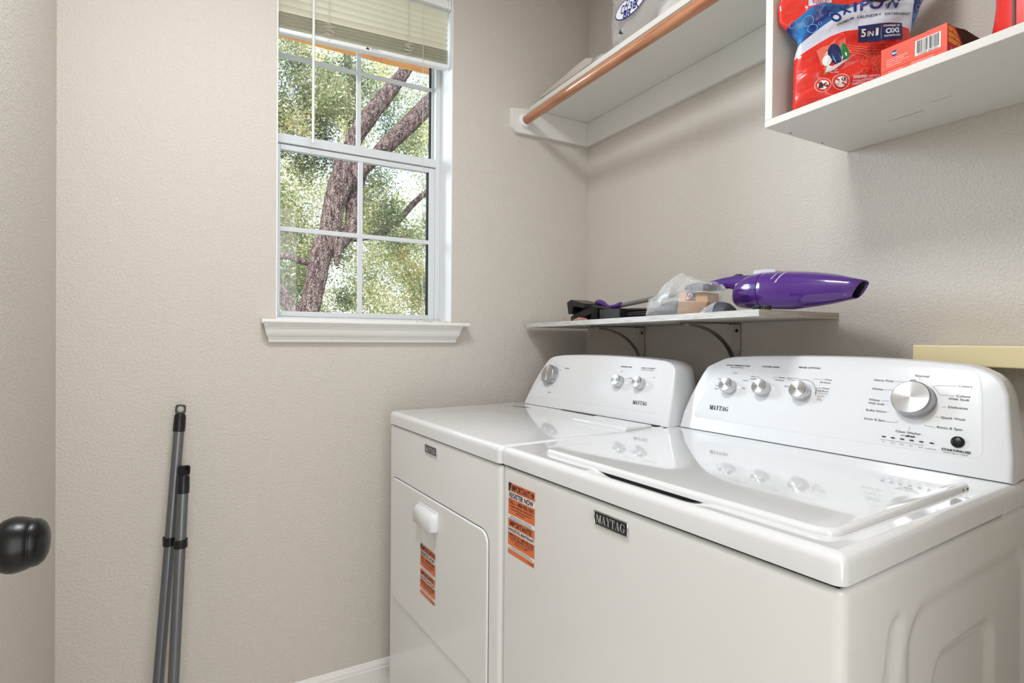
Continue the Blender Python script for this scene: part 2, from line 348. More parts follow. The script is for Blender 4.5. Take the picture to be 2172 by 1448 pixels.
def serif_logo(mb, T, x, y, w, h, mi=0, z=0.0, shear=0.0):
    """condensed slab-serif capitals M A Y T A G"""
    q = []
    def L(ox, polys, ww):
        for p in polys: q.append([(ox + a * ww, b) for a, b in p])
    R = lambda a, b, c, d: [(a, b), (c, b), (c, d), (a, d)]
    Mg = [R(.10, 0, .17, 1), R(.66, 0, .88, 1), [(.06, 1), (.28, 1), (.56, .22), (.46, 0)], [(.46, 0), (.54, 0), (.80, 1), (.70, 1)], R(0, 0, .28, .06), R(.58, 0, .98, .06), R(0, .94, .25, 1), R(.70, .94, .98, 1)]
    Ag = [[(.10, 0), (.18, 0), (.46, 1), (.40, 1)], [(.60, 0), (.86, 0), (.56, 1), (.38, 1)], R(.22, .27, .66, .34), R(0, 0, .30, .06), R(.50, 0, .96, .06)]
    Yg = [[(.08, 1), (.32, 1), (.58, .45), (.38, .40)], [(.48, .45), (.56, .45), (.86, 1), (.78, 1)], R(.37, 0, .58, .46), R(.24, 0, .71, .06), R(0, .94, .42, 1), R(.66, .94, .98, 1)]
    Tg = [R(.37, 0, .59, 1), R(.04, .93, .92, 1), R(.22, 0, .74, .06), [(.04, 1), (.04, .68), (.10, .68), (.18, .95)], [(.92, 1), (.92, .68), (.86, .68), (.78, .95)]]
    Gg = []
    for i in range(14):
        a0 = radians(48 + i * 19); a1 = radians(48 + (i + 1) * 19)
        def P(a, inner): 
            th = 0.10 + 0.13 * max(0, -cos(a)); rr = 0.5; return (.48 + (.46 - (th if inner else 0)) * cos(a), .5 + (rr - (0.06 + 0 * th if inner else 0)) * sin(a))
        Gg.append([P(a0, 0), P(a1, 0), P(a1, 1), P(a0, 1)])
    Gg += [R(.66, .06, .88, .44), R(.52, .40, .98, .46), R(.80, .64, .86, 1)]
    widths = [1.0, .80, .80, .74, .80, .84]; ox = 0
    for g, ww in zip([Mg, Ag, Yg, Tg, Ag, Gg], widths): L(ox, g, ww); ox += ww * .96
    for p in q: mb.flat([(x + a / ox * w + b * h * shear, y + b * h) for a, b in p], T, z, mi)

# ================================================================== SETTING
XL = -1.7067; YF = -2.02; H = 2.55; XR = 0.0
WX0, WX1, WZ0, WZ1 = -1.178, -0.599, 1.205, 2.36
mb = MB(); t = 0.16
mb.box((XL - .12, 0, -.02), (WX0, t, H)); mb.box((WX1, 0, -.02), (.12, t, H)); mb.box((WX0, 0, -.02), (WX1, t, WZ0 - .012)); mb.box((WX0, 0, WZ1), (WX1, t, H))
structure(mb.build('wall_back', 'wall', smooth=False))
mb = MB()  # plastered reveal of the window opening
mb.box((WX1 - .003, -.0004, WZ0), (WX1 + .0002, .1078, WZ1)); mb.box((WX0 - .0002, -.0004, WZ0), (WX0 + .003, .1078, WZ1)); mb.box((WX0 + .003, -.0004, WZ1 - .003), (WX1 - .003, .1078, WZ1 + .0002))
structure(mb.build('trim_1', 'reveal', smooth=False))
structure(MB().box((0, YF, -.02), (.12, 0, H)).build('wall_right', 'wall', smooth=False))
structure(MB().box((XL - .12, -3.3, -.02), (XL, 0, H)).build('wall_left', 'wall', smooth=False))
mb = MB(); mb.box((XL, YF - .12, -.02), (-1.63, YF, H)); mb.box((-.80, YF - .12, -.02), (.12, YF, H)); mb.box((-1.63, YF - .12, 2.06), (-.80, YF, H))
structure(mb.build('wall_front', 'wall', smooth=False))
structure(MB().box((XL - .12, -3.3, -.08), (.12, t, -.02 + .02)).build('floor', 'floor', smooth=False))
structure(MB().box((XL - .12, -3.3, H), (.12, t, H + .08)).build('ceiling', 'ceil', smooth=False))
mb = MB(); mb.box((XL, -3.3, -.0), (-.1, -3.2, H)); mb.box((-.2, -3.3, 0), (-.1, YF - .12, H))
structure(mb.build('wall_hallway', 'wall', smooth=False))
# moulded baseboard
mb = MB(); prof = [(0, 0), (.013, 0), (.013, .040), (.010, .042), (.0095, .050), (.006, .056), (.004, .062), (0, .064)]
T = frame((XL, 0, 0), (0, -1, 0), (0, 0, 1)); mb.prism(prof, T, XL, 0)
mb2 = mb.build('baseboard_back', 'trim', angle=25); structure(mb2)
mb = MB(); T = frame((XL, 0, 0), (1, 0, 0), (0, 0, 1)); mb.prism(prof, T, 0, 1.95); structure(mb.build('baseboard_left', 'trim', angle=25))

# door leaf folded back against the left wall, with its knob
door = structure(empty('door_1', (-1.615, -1.80, 0)))
mb = MB(); mb.box((-.0175, 0, .012), (.0175, .755, 2.03)); mb.build('door_leaf', 'trim', door, bevel=.002)
kb = MB(); T = frame((.0175, .698, .9345), (0, 1, 0), (0, 0, 1))
kb.lathe([(.031, 0), (.031, .004), (.026, .008), (.013, .011), (.0115, .022), (.0125, .030)], T, 36)
kb.build('door_rose', 'black_gloss', door)
kb = MB(); kb.lathe([(.0115, .030), (.0125, .046), (.0165, .0490), (.0215, .0515), (.0252, .0555), (.0272, .0605), (.0277, .0650), (.0271, .0700), (.0258, .0745), (.0245, .0775), (.0238, .0784), (.0237, .0791), (.0242, .0798), (.0231, .0842), (.0197, .0882), (.0137, .0909), (.006, .0922), (.0005, .0926)], T, 56)
kb.build('door_knob', 'black_gloss', door)

# ------------------------------------------------------------------ window
win = structure(empty('window_1', (0, 0, 0)))
mb = MB(); Y0, Y1 = .108, .16
mb.box((WX0, Y0, WZ0 - .01), (WX1, Y1, 1.2115)); mb.box((WX0, Y0, 2.34), (WX1, Y1, WZ1)); mb.box((-1.178, Y0, 1.2115), (-1.1685, Y1, 2.34)); mb.box((-.6205, Y0, 1.2115), (-.599, Y1, 2.34))
mb.box((-.612, Y0 + .012, 1.2115), (-.604, Y0 - .002, 2.34))
mb.build('window_frame', 'vinyl', win, bevel=.0015)
def sash(name, x0, x1, xi0, xi1, zb, zbi, zti, zt, mx0, mx1, mz0, mz1, y0, y1, mu=.010):
    s = structure(empty(name)); s.parent = win; del s['kind']
    mb = MB(); mb.box((x0, y0, zb), (xi0, y1, zt)); mb.box((xi1, y0, zb), (x1, y1, zt)); mb.box((xi0, y0, zb), (xi1, y1, zbi)); mb.box((xi0, y0, zti), (xi1, y1, zt))
    mb.build('sash_frame', 'vinyl', s, bevel=.0018)
    mb = MB(); mb.box((mx0, y0 - .003 + .004, zbi), (mx1, y0 + mu, zti)); mb.box((xi0 - .003, y0 + .0005, mz0), (xi1 + .002, y0 + mu + .001, mz1)); mb.build('muntin', 'vinyl', s, bevel=.001)
    MB().box((xi0, y0 + mu + .003, zbi), (xi1, y0 + mu + .005, zti)).build('glass_pane', 'glass', s)
    return s
lo = sash('lower_sash', -1.168, -.6195, -1.1545, -.6445, 1.2125, 1.230, 1.7585, 1.7765, -.903, -.8867, 1.4925, 1.5075, .115, .135)
up = sash('upper_sash', -1.168, -.6125, -1.160, -.6270, 1.781, 1.8175, 2.30, 2.335, -.9045, -.889, 2.0705, 2.0840, .140, .158)
MB().box((-1.1675, .108, 1.7785), (-.6205, .139, 1.8085)).build('meeting_rail', 'vinyl', win, bevel=.002)
MB().box((-.6485, .116, 1.230), (-.6445, .134, 1.7585)).build('weather_strip', 'dark_gap', lo)
MB().box((-.6315, .142, 1.8175), (-.627, .156, 2.30)).build('weather_strip', 'dark_gap', up)
for x in (-1.010, -.744):
    lk = MB(); lk.box((x - .018, .118, 1.8085), (x + .018, .136, 1.8125)); o = lk.build('sash_lock', 'vinyl', win, bevel=.001)
    MB().box((x + .008, .121, 1.8125), (x + .018, .132, 1.8155)).build('lock_lever', 'dark_gap', o, bevel=.0005)
# stool and crown-moulded apron
mb = MB(); mb.box((WX0 - .0, -.002, 1.186), (WX1, .108, 1.2045)); rr = [(0, 1.1855), (-.041, 1.1855), (-.0445, 1.188), (-.046, 1.192), (-.045, 1.1965), (-.042, 1.1985), (0, 1.2)]
T = frame((-1.2205, 0, 0), (0, 1, 0), (0, 0, 1)); mb.prism(rr, T, 0, -1.2205 * -1 - .545)
mb.build('window_stool', 'trim', win, angle=30)
mb = MB(); ap = [(0, 1.1855), (.0385, 1.1855), (.0375, 1.180), (.034, 1.1775), (.033, 1.173), (.031, 1.1715), (.029, 1.163), (.025, 1.153), (.0195, 1.1455), (.018, 1.1445), (.018, 1.1425), (.0145, 1.141), (.0135, 1.133), (.011, 1.129), (0, 1.129)]
rings = []
for end in (0, 1):
    ring = []
    for d, z in ap:
        x = (-1.1915 - d * .62) if end == 0 else (-.5905 + d * .62) if False else ((-1.1885 - d * .60) if end == 0 else (-.5935 + d * .60))
        ring.append((x, -d, z))
    rings.append(ring)
mb.loops(rings); mb.build('window_apron', 'trim', win, angle=25)

# ------------------------------------------------------------------ window blind
bl = empty('window_blind', (-.889, .03, 2.35)); tag(bl, 'ivory mini blind pulled up at the top of the window with tangled cords', 'window blind')
def W(o): o.matrix_parent_inverse = Matrix.Translation((.889, -.03, -2.35)); return o
SX0, SX1 = -1.1715, -.610; slope = .040
def slat(z, tilt, sl, wdt=.025, crown=.0022):
    mb = MB(); n = 8; rings = []
    for x in (SX0, SX1):
        zc = z + sl * (x + .889); top = []; bot = []
        for i in range(n + 1):
            q = (i / n - .5) * wdt; c = crown * (1 - (2 * q / wdt) ** 2)
            yy = .030 + q * cos(tilt) - c * sin(tilt); zz = zc + q * sin(tilt) + c * cos(tilt); top.append((x, yy, zz)); bot.append((x, yy + .0003 * sin(tilt), zz - .0004))
        rings.append(top + bot[::-1])
    mb.loops(rings); return W(mb.build('slat', 'slat', bl, angle=60))
W(MB().box((SX0, .014, 2.322), (SX1, .046, 2.352)).build('head_rail', 'white_vinyl', bl, bevel=.002))
W(MB().box((SX1 - .0, .010, 2.318), (SX1 + .0065, .050, 2.358)).build('mounting_bracket', 'white_vinyl', bl, bevel=.001))
nopen = 7
for i in range(nopen):
    k = i / (nopen - 1); slat(2.302 - i * .0205, radians(-50), slope * (k ** 2) * .9)
zb = 2.1085
for i in range(13):
    slat(zb + .0100 + i * .0037, radians(-4 + (i % 3) * 4), slope * .95, .025, .0009)
mb = MB(); rings = []
for x in (SX0, SX1 + .002):
    zc = zb + slope * (x + .889) - .002; rings.append([(x, .030 + a * .0135, zc + b * .0075) for a, b in [(-1, -.6), (-.8, -1), (.8, -1), (1, -.6), (1, .5), (.8, 1), (-.8, 1), (-1, .5)]])
mb.loops(rings); br = W(mb.build('bottom_rail', 'white_vinyl', bl, angle=60))
# warning label printed on the bottom rail
mb = MB(); T = frame((-.905, .0163, zb - .0052), (1, 0, slope), (0, 0, 1))
mb.flat([(0, 0), (.014, 0), (.007, .0085)], T, .0003, 0); text(mb, 'WARNING', T, .018, .005, .0028, .022, 0, z=.0003); text(mb, 'KEEP CORDS OUT OF THE', T, .018, .002, .0018, .030, 1, z=.0003); text(mb, 'REACH OF CHILDREN', T, .018, -.001, .0018, .030, 1, z=.0003)
W(mb.build('printed_label', ['ink', 'greyink'], br if False else bl, smooth=False))
rnd = random.Random(4)
for x in (-1.024, -.760):
    mb = MB(); zb_ = zb + slope * (x + .889)
    for dy in (.016, .044): mb.tube([(x, dy, 2.33), (x, dy, zb_)], .0005, 5)
    mb.tube([(x + .004, .0155, 2.33), (x + .004, .0155, zb_ + .03)], .0011, 6)
    pts = [Vector((x, .014, zb_ + .052))]
    for i in range(22): pts.append(Vector((x + (.019 if i % 2 else -.015) * (.5 + rnd.random() * .6), .0105 + rnd.random() * .004, zb_ + .050 - i * .0021 + rnd.uniform(-.004, .004))))
    sm = []
    for i in range(len(pts) - 1):
        p0 = pts[max(i - 1, 0)]; p1 = pts[i]; p2 = pts[i + 1]; p3 = pts[min(i + 2, len(pts) - 1)]
        for k in range(6):
            q = k / 6; sm.append(.5 * ((2 * p1) + (p2 - p0) * q + (2 * p0 - 5 * p1 + 4 * p2 - p3) * q * q + (3 * p1 - p0 - 3 * p2 + p3) * q ** 3))
    mb.tube(sm, .00055, 5); W(mb.build('ladder_cord', 'cord', bl))
    W(MB().lathe([(.0035, 0), (.0035, .0015), (.002, .003)], frame((x, .0165, zb_ - .002), (1, 0, 0), (0, 0, 1)), 14).build('cord_button', 'white_vinyl', bl))
W(MB().tube([(-1.0717, .004, 2.318), (-1.0720, .003, 1.757)], .0042, 8).build('tilt_wand', 'white_vinyl', bl))
mb = MB(); mb.tube([(-.7093, .006, 2.32), (-.708, .006, 1.90), (-.7055, .006, 1.45), (-.7060, .006, 1.33)], .0010, 6)
mb.tube([(-.7060, .006, 1.33), (-.7085, .004, 1.25), (-.7075, .004, 1.222), (-.698, -.004, 1.206), (-.680, -.01, 1.203)], .0010, 6)
mb.tube([(-.7050, .006, 1.33), (-.7015, .006, 1.25), (-.7000, .006, 1.225), (-.690, -.01, 1.205), (-.672, -.006, 1.203)], .0010, 6)
mb.lathe([(.001, -.003), (.0032, 0), (.001, .003)], Matrix.Translation((-.706, .006, 1.33)), 10)
for cx, rr_ in ((-.716, .017), (-.660, .020), (-.622, .007)):
    mb.tube([(cx + rr_ * cos(a) * 1.0, -.012 + .004 * sin(2 * a), 1.2005 + max(0, .62 * rr_ * sin(a))) for a in [pi * i / 10 for i in range(11)]], .0010, 6)
W(mb.build('pull_cord', 'cord', bl))

# ================================================================== CLOSET SHELF, ROD
cs = empty('closet_shelf', (0, 0, 2.019)); tag(cs, 'white painted closet shelf on wall cleats high in the corner', 'shelf')
def P2(o, par): o.matrix_parent_inverse = Matrix.Translation(par.location).inverted(); return o
P2(MB().box((-.279, -1.045, 2.019), (-.0005, -.0005, 2.037)).build('shelf_board', 'shelfwhite', cs, bevel=.0012), cs)
P2(MB().box((-.018, -1.045, 1.9265), (-.0005, -.0185, 2.0188)).build('wall_cleat', 'shelfwhite', cs, bevel=.0015), cs)
mb = MB(); T = frame((0, -.0005, 0), (1, 0, 0), (0, 0, 1)); mb.prism([(-.0005, 1.9265), (-.348, 1.9225), (-.366, 1.940), (-.3705, 2.010), (-.290, 2.0188), (-.0005, 2.0188)], T, .0, .018)
P2(mb.build('end_cleat', 'shelfwhite', cs, bevel=.0012), cs)
rod = empty('closet_rod', (-.312, -.5, 1.9700)); tag(rod, 'round varnished wooden closet rod hanging below the high white shelf', 'closet rod')
P2(MB().tube([(-.312, -.021, 1.9700), (-.312, -.4, 1.9695), (-.312, -1.044, 1.9650)], .0165, 36).build('wooden_pole', 'rod', rod), rod)
P2(MB().lathe([(.026, 0), (.026, .006), (.0235, .012), (.0205, .0135), (.0168, .0135)], frame((-.312, -.0185, 1.970), (1, 0, 0), (0, 0, 1)), 32).build('pole_socket', 'white_vinyl', rod), rod)

# folded newspaper on the shelf
nw = MB(); rnd = random.Random(2)
secs = [(-.050, 2.0510, 2.0655), (-.12, 2.0500, 2.0690), (-.20, 2.0495, 2.0745), (-.28, 2.0495, 2.0805), (-.335, 2.0500, 2.0815), (-.372, 2.0500, 2.0640)]
rings = []
for y, b, h in secs: rings.append([(-.266, y, b), (-.268, y, (b + h) / 2), (-.262, y, h), (-.20, y - .01, h + .003), (-.08, y - .01, 2.066), (-.07, y, 2.0376)])
nw.loops(rings)
nw.loops([[(-.245, -.31, 2.052), (-.235, -.31, 2.083), (-.20, -.31, 2.090), (-.07, -.31, 2.070), (-.06, -.31, 2.0378)], [(-.245, -.385, 2.052), (-.235, -.385, 2.081), (-.20, -.385, 2.086), (-.07, -.375, 2.06), (-.06, -.375, 2.0378)], [(-.24, -.43, 2.050), (-.23, -.43, 2.0535), (-.2, -.43, 2.055), (-.07, -.42, 2.045), (-.06, -.42, 2.0378)]])
o = nw.build('folded_paper', 'newsprint', angle=30); tag(o, 'folded grey paper lying at the corner end of the high closet shelf', 'paper')

# clear bag of paper rolls on the closet shelf
bg = empty('plastic_bag', (-.17, -.62, 2.0375)); tag(bg, 'clear printed plastic bag of white paper rolls standing on the high closet shelf', 'plastic bag')
mb = MB(); rnd = random.Random(8); n = 40; rings = []
for k, (z, sx, sy) in enumerate([(2.038, .062, .10), (2.045, .085, .15), (2.07, .098, .185), (2.11, .10, .198), (2.155, .102, .203), (2.20, .10, .205), (2.25, .098, .20), (2.30, .085, .18), (2.34, .06, .13), (2.36, .02, .05)]):
    ring = []
    for i in range(n):
        a = 2 * pi * i / n; e = 2 / 3.2; w_ = 1 + .05 * sin(5 * a + k * 1.3) + .04 * sin(11 * a + k * 2.1) + rnd.uniform(-.03, .02)
        c, s_ = cos(a), sin(a); ring.append((-.165 + sx * w_ * math.copysign(abs(c) ** e, c), -.612 + sy * w_ * math.copysign(abs(s_) ** e, s_), z))
    rings.append(ring)
mb.loops(rings); P2(mb.build('bag_film', 'film', bg, angle=25), bg)
for (x, y, z) in ((-.165, -.760, 2.0385), (-.165, -.645, 2.0385), (-.165, -.760, 2.145), (-.165, -.645, 2.145)):
    P2(MB().lathe([(.02, 0), (.052, .001), (.054, .01), (.054, .092), (.052, .1), (.02, .101), (.019, .01)], Matrix.Translation((x, y, z)), 32, cap0=False, cap1=False).build('paper_roll', 'tissue', bg), bg)
mb = MB(); T = frame((-.2745, -.505, 2.073), (0, -1, 0), (0, 0, 1))
def curved(mb_, T_, pts, z, mi): mb_.flat(pts, T_, z, mi)
el = lambda cx, cy, a, b, n=24: [(cx + a * cos(2 * pi * i / n), cy + b * sin(2 * pi * i / n)) for i in range(n)]
mb.flat(el(.062, .058, .068, .030), T, .0, 0); mb.flat(el(.062, .058, .064, .0265), T, .0006, 1)
for s_, x, y, h, w, rt in (('CO', .020, .052, .024, .030, -.25), ('TT', .040, .064, .020, .022, -.3), ('8B', .030, .034, .022, .034, -.25), ('3E', .058, .046, .022, .030, -.25), ('K', .082, .040, .022, .018, -.25), ('R H', .086, .064, .012, .022, -.25)):
    text(mb, s_, T, x, y, h, w, 2, bold=.02, z=.0012, rot=rt)
mb.flat([(.012, .0), (.022, .008), (.024, -.003), (.036, -.012), (.022, -.008)], T, .0006, 3)
mb.flat([(.140, .045), (.235, .09), (.245, .15), (.160, .11), (.135, .075)], T, .0004, 4)
text(mb, 'So', T, .152, .068, .028, .045, 1, bold=.03, z=.001, rot=.35)
P2(mb.build('printed_film', ['film_blue', 'paper_white', 'film_blue', 'ink', 'film_cyan'], bg, smooth=False), bg)

# ================================================================== WALL BOX (cubby) and contents
cb = empty('wall_cubby', (-.15, -1.5, 1.606)); tag(cb, 'white open wall cubby box mounted on the right wall, holding detergent', 'wall cubby')
XF = -.3085; BY0, BY1 = -1.047, -1.96
for nm, a, b in (('bottom_panel', (XF, BY1, 1.606), (-.0005, BY0, 1.6215)), ('side_panel', (XF, BY0 - .0175, 1.6216), (-.0005, BY0, 2.33)), ('side_panel', (XF, BY1, 1.6216), (-.0005, BY1 + .0175, 2.33)), ('top_panel', (XF, BY1, 2.3302), (-.0005, BY0, 2.3475))):
    P2(MB().box(a, b).build(nm, 'shelfwhite', cb, bevel=.0012), cb)
mb = MB()
for x, y in ((-.235, -1.058), (-.115, -1.056)): P2(MB().lathe([(.0022, 0), (.0022, .0004)], frame((x, y, 1.6058), (1, 0, 0), (0, -1, 0)), 10).build('screw', 'screw', cb), cb)
mb = MB(); T = frame((-.12, -1.20, 1.6058), (0, -1, 0), (-1, 0, 0)); P2(MB().box((0, 0, 0), (.065, .0007, .0002), 0, T).build('scratch', 'greyink', cb), cb); P2(MB().box((.09, .030, 0), (.125, .0306, .0002), 0, T).build('scratch', 'greyink', cb), cb)

# detergent pouch -----------------------------------------------------
pc = empty('detergent_pouch', (-.285, -1.085, 1.6216)); tag(pc, 'large red and blue laundry detergent pouch standing at the left end of the wall cubby', 'detergent pouch')
PT = frame((-.285, -1.085, 0), (.75, -.6614, 0), (0, 0, 1))   # local x = width, y = height, z = towards the viewer side
Lf = [(1.6222, .006), (1.6347, .0089), (1.6701, .0100), (1.7032, .0101), (1.7427, .0116), (1.7556, .0145), (1.7684, .0186), (1.7751, .0173), (1.7819, .0157), (1.7876, .0081), (1.7965, .0026), (1.8056, -.0044), (1.8149, -.0137), (1.8238, -.0191), (1.8472, -.0209), (1.8588, -.0203), (1.8809, -.0113), (1.93, -.004)]
Rt = [(1.6222, .246), (1.6815, .2429), (1.7134, .2398), (1.7456, .2352), (1.7651, .2301), (1.775, .2285), (1.7915, .2347), (1.8083, .2401), (1.8296, .2469), (1.8386, .2510), (1.8474, .2564), (1.88, .262), (1.93, .262)]
ip = lambda tab, z: float(np.interp(z, [a for a, b in tab], [b for a, b in tab]))
b1 = [(-.03, 1.792), (-.0044, 1.8064), (.0153, 1.8231), (.0364, 1.8388), (.0604, 1.8417), (.1123, 1.8363), (.1372, 1.8365), (.1559, 1.8439), (.163, 1.8591), (.20, 1.875), (.3, 1.88)]
b2 = [(-.03, 1.75), (.0144, 1.7655), (.034, 1.7799), (.0549, 1.794), (.0757, 1.8064), (.0815, 1.8188), (.0962, 1.8268), (.1138, 1.8312), (.1343, 1.8353), (.16, 1.845), (.3, 1.89)]
b3 = [(-.03, 1.72), (.0108, 1.7395), (.0312, 1.7522), (.0552, 1.7662), (.076, 1.7754), (.0997, 1.781), (.1261, 1.7829), (.1638, 1.7852), (.2081, 1.7834), (.2208, 1.7804), (.2308, 1.7666), (.3, 1.75)]
def bagz(x, z):
    l, r = ip(Lf, z), ip(Rt, z); q = max(0, min(1, (x - l) / (r - l))); e = (4 * q * (1 - q)) ** .5
    zz = max(0, min(1, (z - 1.6222) / .30)); pr = (min(1, (zz / .10)) ** .6) * (1 - .5 * zz)
    return .026 * e * pr + .0028 * sin(x * 62 + z * 40) * e + .0018 * sin(z * 150 - x * 60) * e + .0045 * math.exp(-((z - 1.838 + .05 * (x - .1)) / .006) ** 2) * (1 if x > .03 else .3) * e
def zone(x, z):
    if x > .2265 and z > 1.775 + (x - .2265) * 0: return 3 if (z - 1.775) > 0 else 0
    if z > float(np.interp(x, *zip(*b1))): return 0
    if z > float(np.interp(x, *zip(*b2))): return 1
    if z > float(np.interp(x, *zip(*b3))): return 2
    if x < .06 and z > float(np.interp(x, *zip(*b3))) - .010: return 0
    return 0
nx, nz = 130, 160; mb = MB(); vs = []; fs = []; ms = []
for sgn in (1, -1):
    for k in range(nz + 1):
        z = 1.6222 + (1.93 - 1.6222) * k / nz; l, r = ip(Lf, z), ip(Rt, z)
        for i in range(nx + 1):
            x = l + (r - l) * i / nx; vs.append((x, z, bagz(x, z) if sgn > 0 else -.035 * (4 * (i / nx) * (1 - i / nx)) ** .5 * min(1, .2 + k / 15)))
o2 = (nx + 1) * (nz + 1)
for k in range(nz):
    for i in range(nx):
        a = k * (nx + 1) + i; x = (vs[a][0] + vs[a + 1][0]) / 2; z = (vs[a][1] + vs[a + nx + 1][1]) / 2
        mi = zone(x, z); mb_ = (a, a + 1, a + nx + 2, a + nx + 1); fs.append(mb_); ms.append(mi); fs.append(tuple(q + o2 for q in reversed(mb_))); ms.append(0)
for p, f in ((0, None),): pass
mb.add(vs, [], 0, PT); 
for f, m_ in zip(fs, ms): mb.f.append(f); mb.m.append(m_)
# flat sealed rim that shows as the pale outline
mb.m = [0] * len(mb.m)
o = mb.build('pouch_body', 'pouch', pc, angle=80); P2(o, pc)
inv = PT.inverted(); co = np.empty(len(o.data.vertices) * 3); o.data.vertices.foreach_get('co', co)
for nm, fn in (('band1', lambda x, z: z - float(np.interp(x, *zip(*b1)))), ('band2', lambda x, z: z - float(np.interp(x, *zip(*b2)))), ('band3', lambda x, z: z - float(np.interp(x, *zip(*b3)))), ('gusset', lambda x, z: min(z - 1.775, x - .2275 - (z - 1.775) * .05))):
    at_ = o.data.attributes.new(nm, 'FLOAT', 'POINT'); at_.data.foreach_set('value', np.array([fn((inv @ Vector(v)).x, (inv @ Vector(v)).y) for v in co.reshape(-1, 3)], dtype=np.float32))
def drape(mbd, mbs, lift=.0007):
    """lay flat artwork on the pouch surface"""
    base = len(mbd.v)
    for (x, z, d) in mbs.v:
        p = PT @ Vector((x, z, bagz(x, z) + lift + d)); mbd.v.append(tuple(p))
    for f, m_ in zip(mbs.f, mbs.m): mbd.f.append(tuple(i + base for i in f)); mbd.m.append(m_)
I4 = None
def gridpoly(x0, z0, x1, z1, mi, nx_=16, nz_=8, skew=0.0, d=0.0):
    g = MB(); vs = [(x0 + (x1 - x0) * i / nx_, z0 + (z1 - z0) * k / nz_ + skew * i / nx_, d) for k in range(nz_ + 1) for i in range(nx_ + 1)]
    g.add(vs, [(k * (nx_ + 1) + i, k * (nx_ + 1) + i + 1, (k + 1) * (nx_ + 1) + i + 1, (k + 1) * (nx_ + 1) + i) for k in range(nz_) for i in range(nx_)], mi); return g
def ringpoly(cx, cz, r0, r1, mi, n_=36, ez=1.0, d=0.0):
    g = MB(); vs = []
    for i in range(n_): a = 2 * pi * i / n_; vs += [(cx + r0 * cos(a), cz + r0 * ez * sin(a), d), (cx + r1 * cos(a), cz + r1 * ez * sin(a), d)]
    g.add(vs, [(2 * i, 2 * i + 1, (2 * i + 3) % (2 * n_), (2 * i + 2) % (2 * n_)) for i in range(n_)], mi); return g
art = MB(); A_ = lambda g, l=.0007: drape(art, g, l)
def T2(s, x, z, h, w=None, mi=4, bold=0.0, rot=0.0, shear=0.0, d=.0006, align='l'):
    g = MB(); text(g, s, None, x, z, h, w, mi, shear, bold, 0, align, rot); g.v = [(a, b, d) for a, b, c in g.v]; A_(g)
# 0 white 1 navy 2 blue 3 red 4 ink navy 5 pale 6 green 7 light red 8 black
for pts in ([(.0308, 1.878), (.0751, 1.8735), (.0776, 1.8416), (.0364, 1.8408)],):
    A_(gridpoly(.034, 1.842, .0765, 1.885, 5))
for i, (s_, z_) in enumerate((('FIGHTS', 1.8665), ('TOUGH', 1.8600), ('STAINS', 1.8535), ('EVEN IN', 1.8478))): T2(s_, .040 + i * .0006, z_, .0052, .030, 3, .02)
T2('COLD', .046, 1.8425, .0052, .022, 2, .02)
T2('O', .0815, 1.7985, .021, .019, 2, .03, rot=.55); T2('X', .0975, 1.8160, .0165, .018, 2, .03, rot=.35); T2('I', .1180, 1.8215, .0175, .005, 2, .04); T2('POW', .1290, 1.8215, .0185, .078, 2, .03)
T2('PREMIUM', .0880, 1.7930, .0040, .034, 4, .01, rot=.42); T2('LAUNDRY', .1258, 1.8072, .0048, .0425, 4, .01); T2('DETERGENT', .1745, 1.8062, .0048, .050, 4, .01)
A_(gridpoly(.1262, 1.7558, .2082, 1.7905, 1, 20, 8))
T2('5', .1315, 1.7672, .0150, .0095, 0, .03); T2('IN', .1440, 1.7682, .0095, .0115, 0, .02); T2('1', .1590, 1.7688, .0135, .005, 0, .03)
A_(gridpoly(.1688, 1.7600, .1692, 1.7870, 0, 1, 10, d=.0006))
T2('POWERED BY', .1725, 1.7832, .0038, .032, 0, .02); T2('OXI', .1768, 1.7700, .0100, .0245, 5, .05); T2('TECHNOLOGY', .1735, 1.7625, .0038, .031, 0, .02)
for i, s_ in enumerate(('POWERFUL DETERGENT', 'STAIN REMOVER', 'PRE-TREATER', 'PROTECTS COLORS', 'BRIGHTENS WHITES')): T2('· ' + s_, .1450, 1.7515 - i * .0057, .0030, (.052, .042, .034, .046, .048)[i], 4, .01)
g = MB(); g.add([(.1500, 1.8395, .0008), (.1917, 1.8495, .0008), (.2030, 1.8450, .0008), (.1680, 1.8290, .0008), (.140, 1.8345, .0008)], [(0, 1, 2, 3, 4)], 8); A_(g, .004); T2('CLAN', .158, 1.8325, .0100, .036, 0, .03, rot=.32, d=.0052); T2('line', .172, 1.8330, .0045, .020, 3, .0, rot=.32, d=.0054)
# the laundry pac picture
pac = [(.0494, 1.7487), (.060, 1.755), (.072, 1.757), (.084, 1.766), (.0975, 1.7770), (.101, 1.765), (.103, 1.752), (.111, 1.738), (.1185, 1.7275), (.108, 1.723), (.092, 1.714), (.078, 1.703), (.0625, 1.6945), (.063, 1.706), (.057, 1.722), (.054, 1.736)]
g = MB(); cx_, cz_ = .084, 1.735; g.add([(cx_, cz_, 0)] + [(a, b, 0) for a, b in pac], [(0, i + 1, (i + 1) % len(pac) + 1) for i in range(len(pac))], 7); A_(g)
def crescent(cx, cz, r, r2, sh, mi, a0, a1, n_=14, d=.0005, rx=1.0):
    g = MB(); vs = []
    for i in range(n_ + 1): a = a0 + (a1 - a0) * i / n_; vs += [(cx + r * rx * cos(a), cz + r * sin(a), d), (cx + sh + r2 * rx * cos(a), cz + r2 * sin(a), d)]
    g.add(vs, [(2 * i, 2 * i + 1, 2 * i + 3, 2 * i + 2) for i in range(n_)], mi); A_(g)
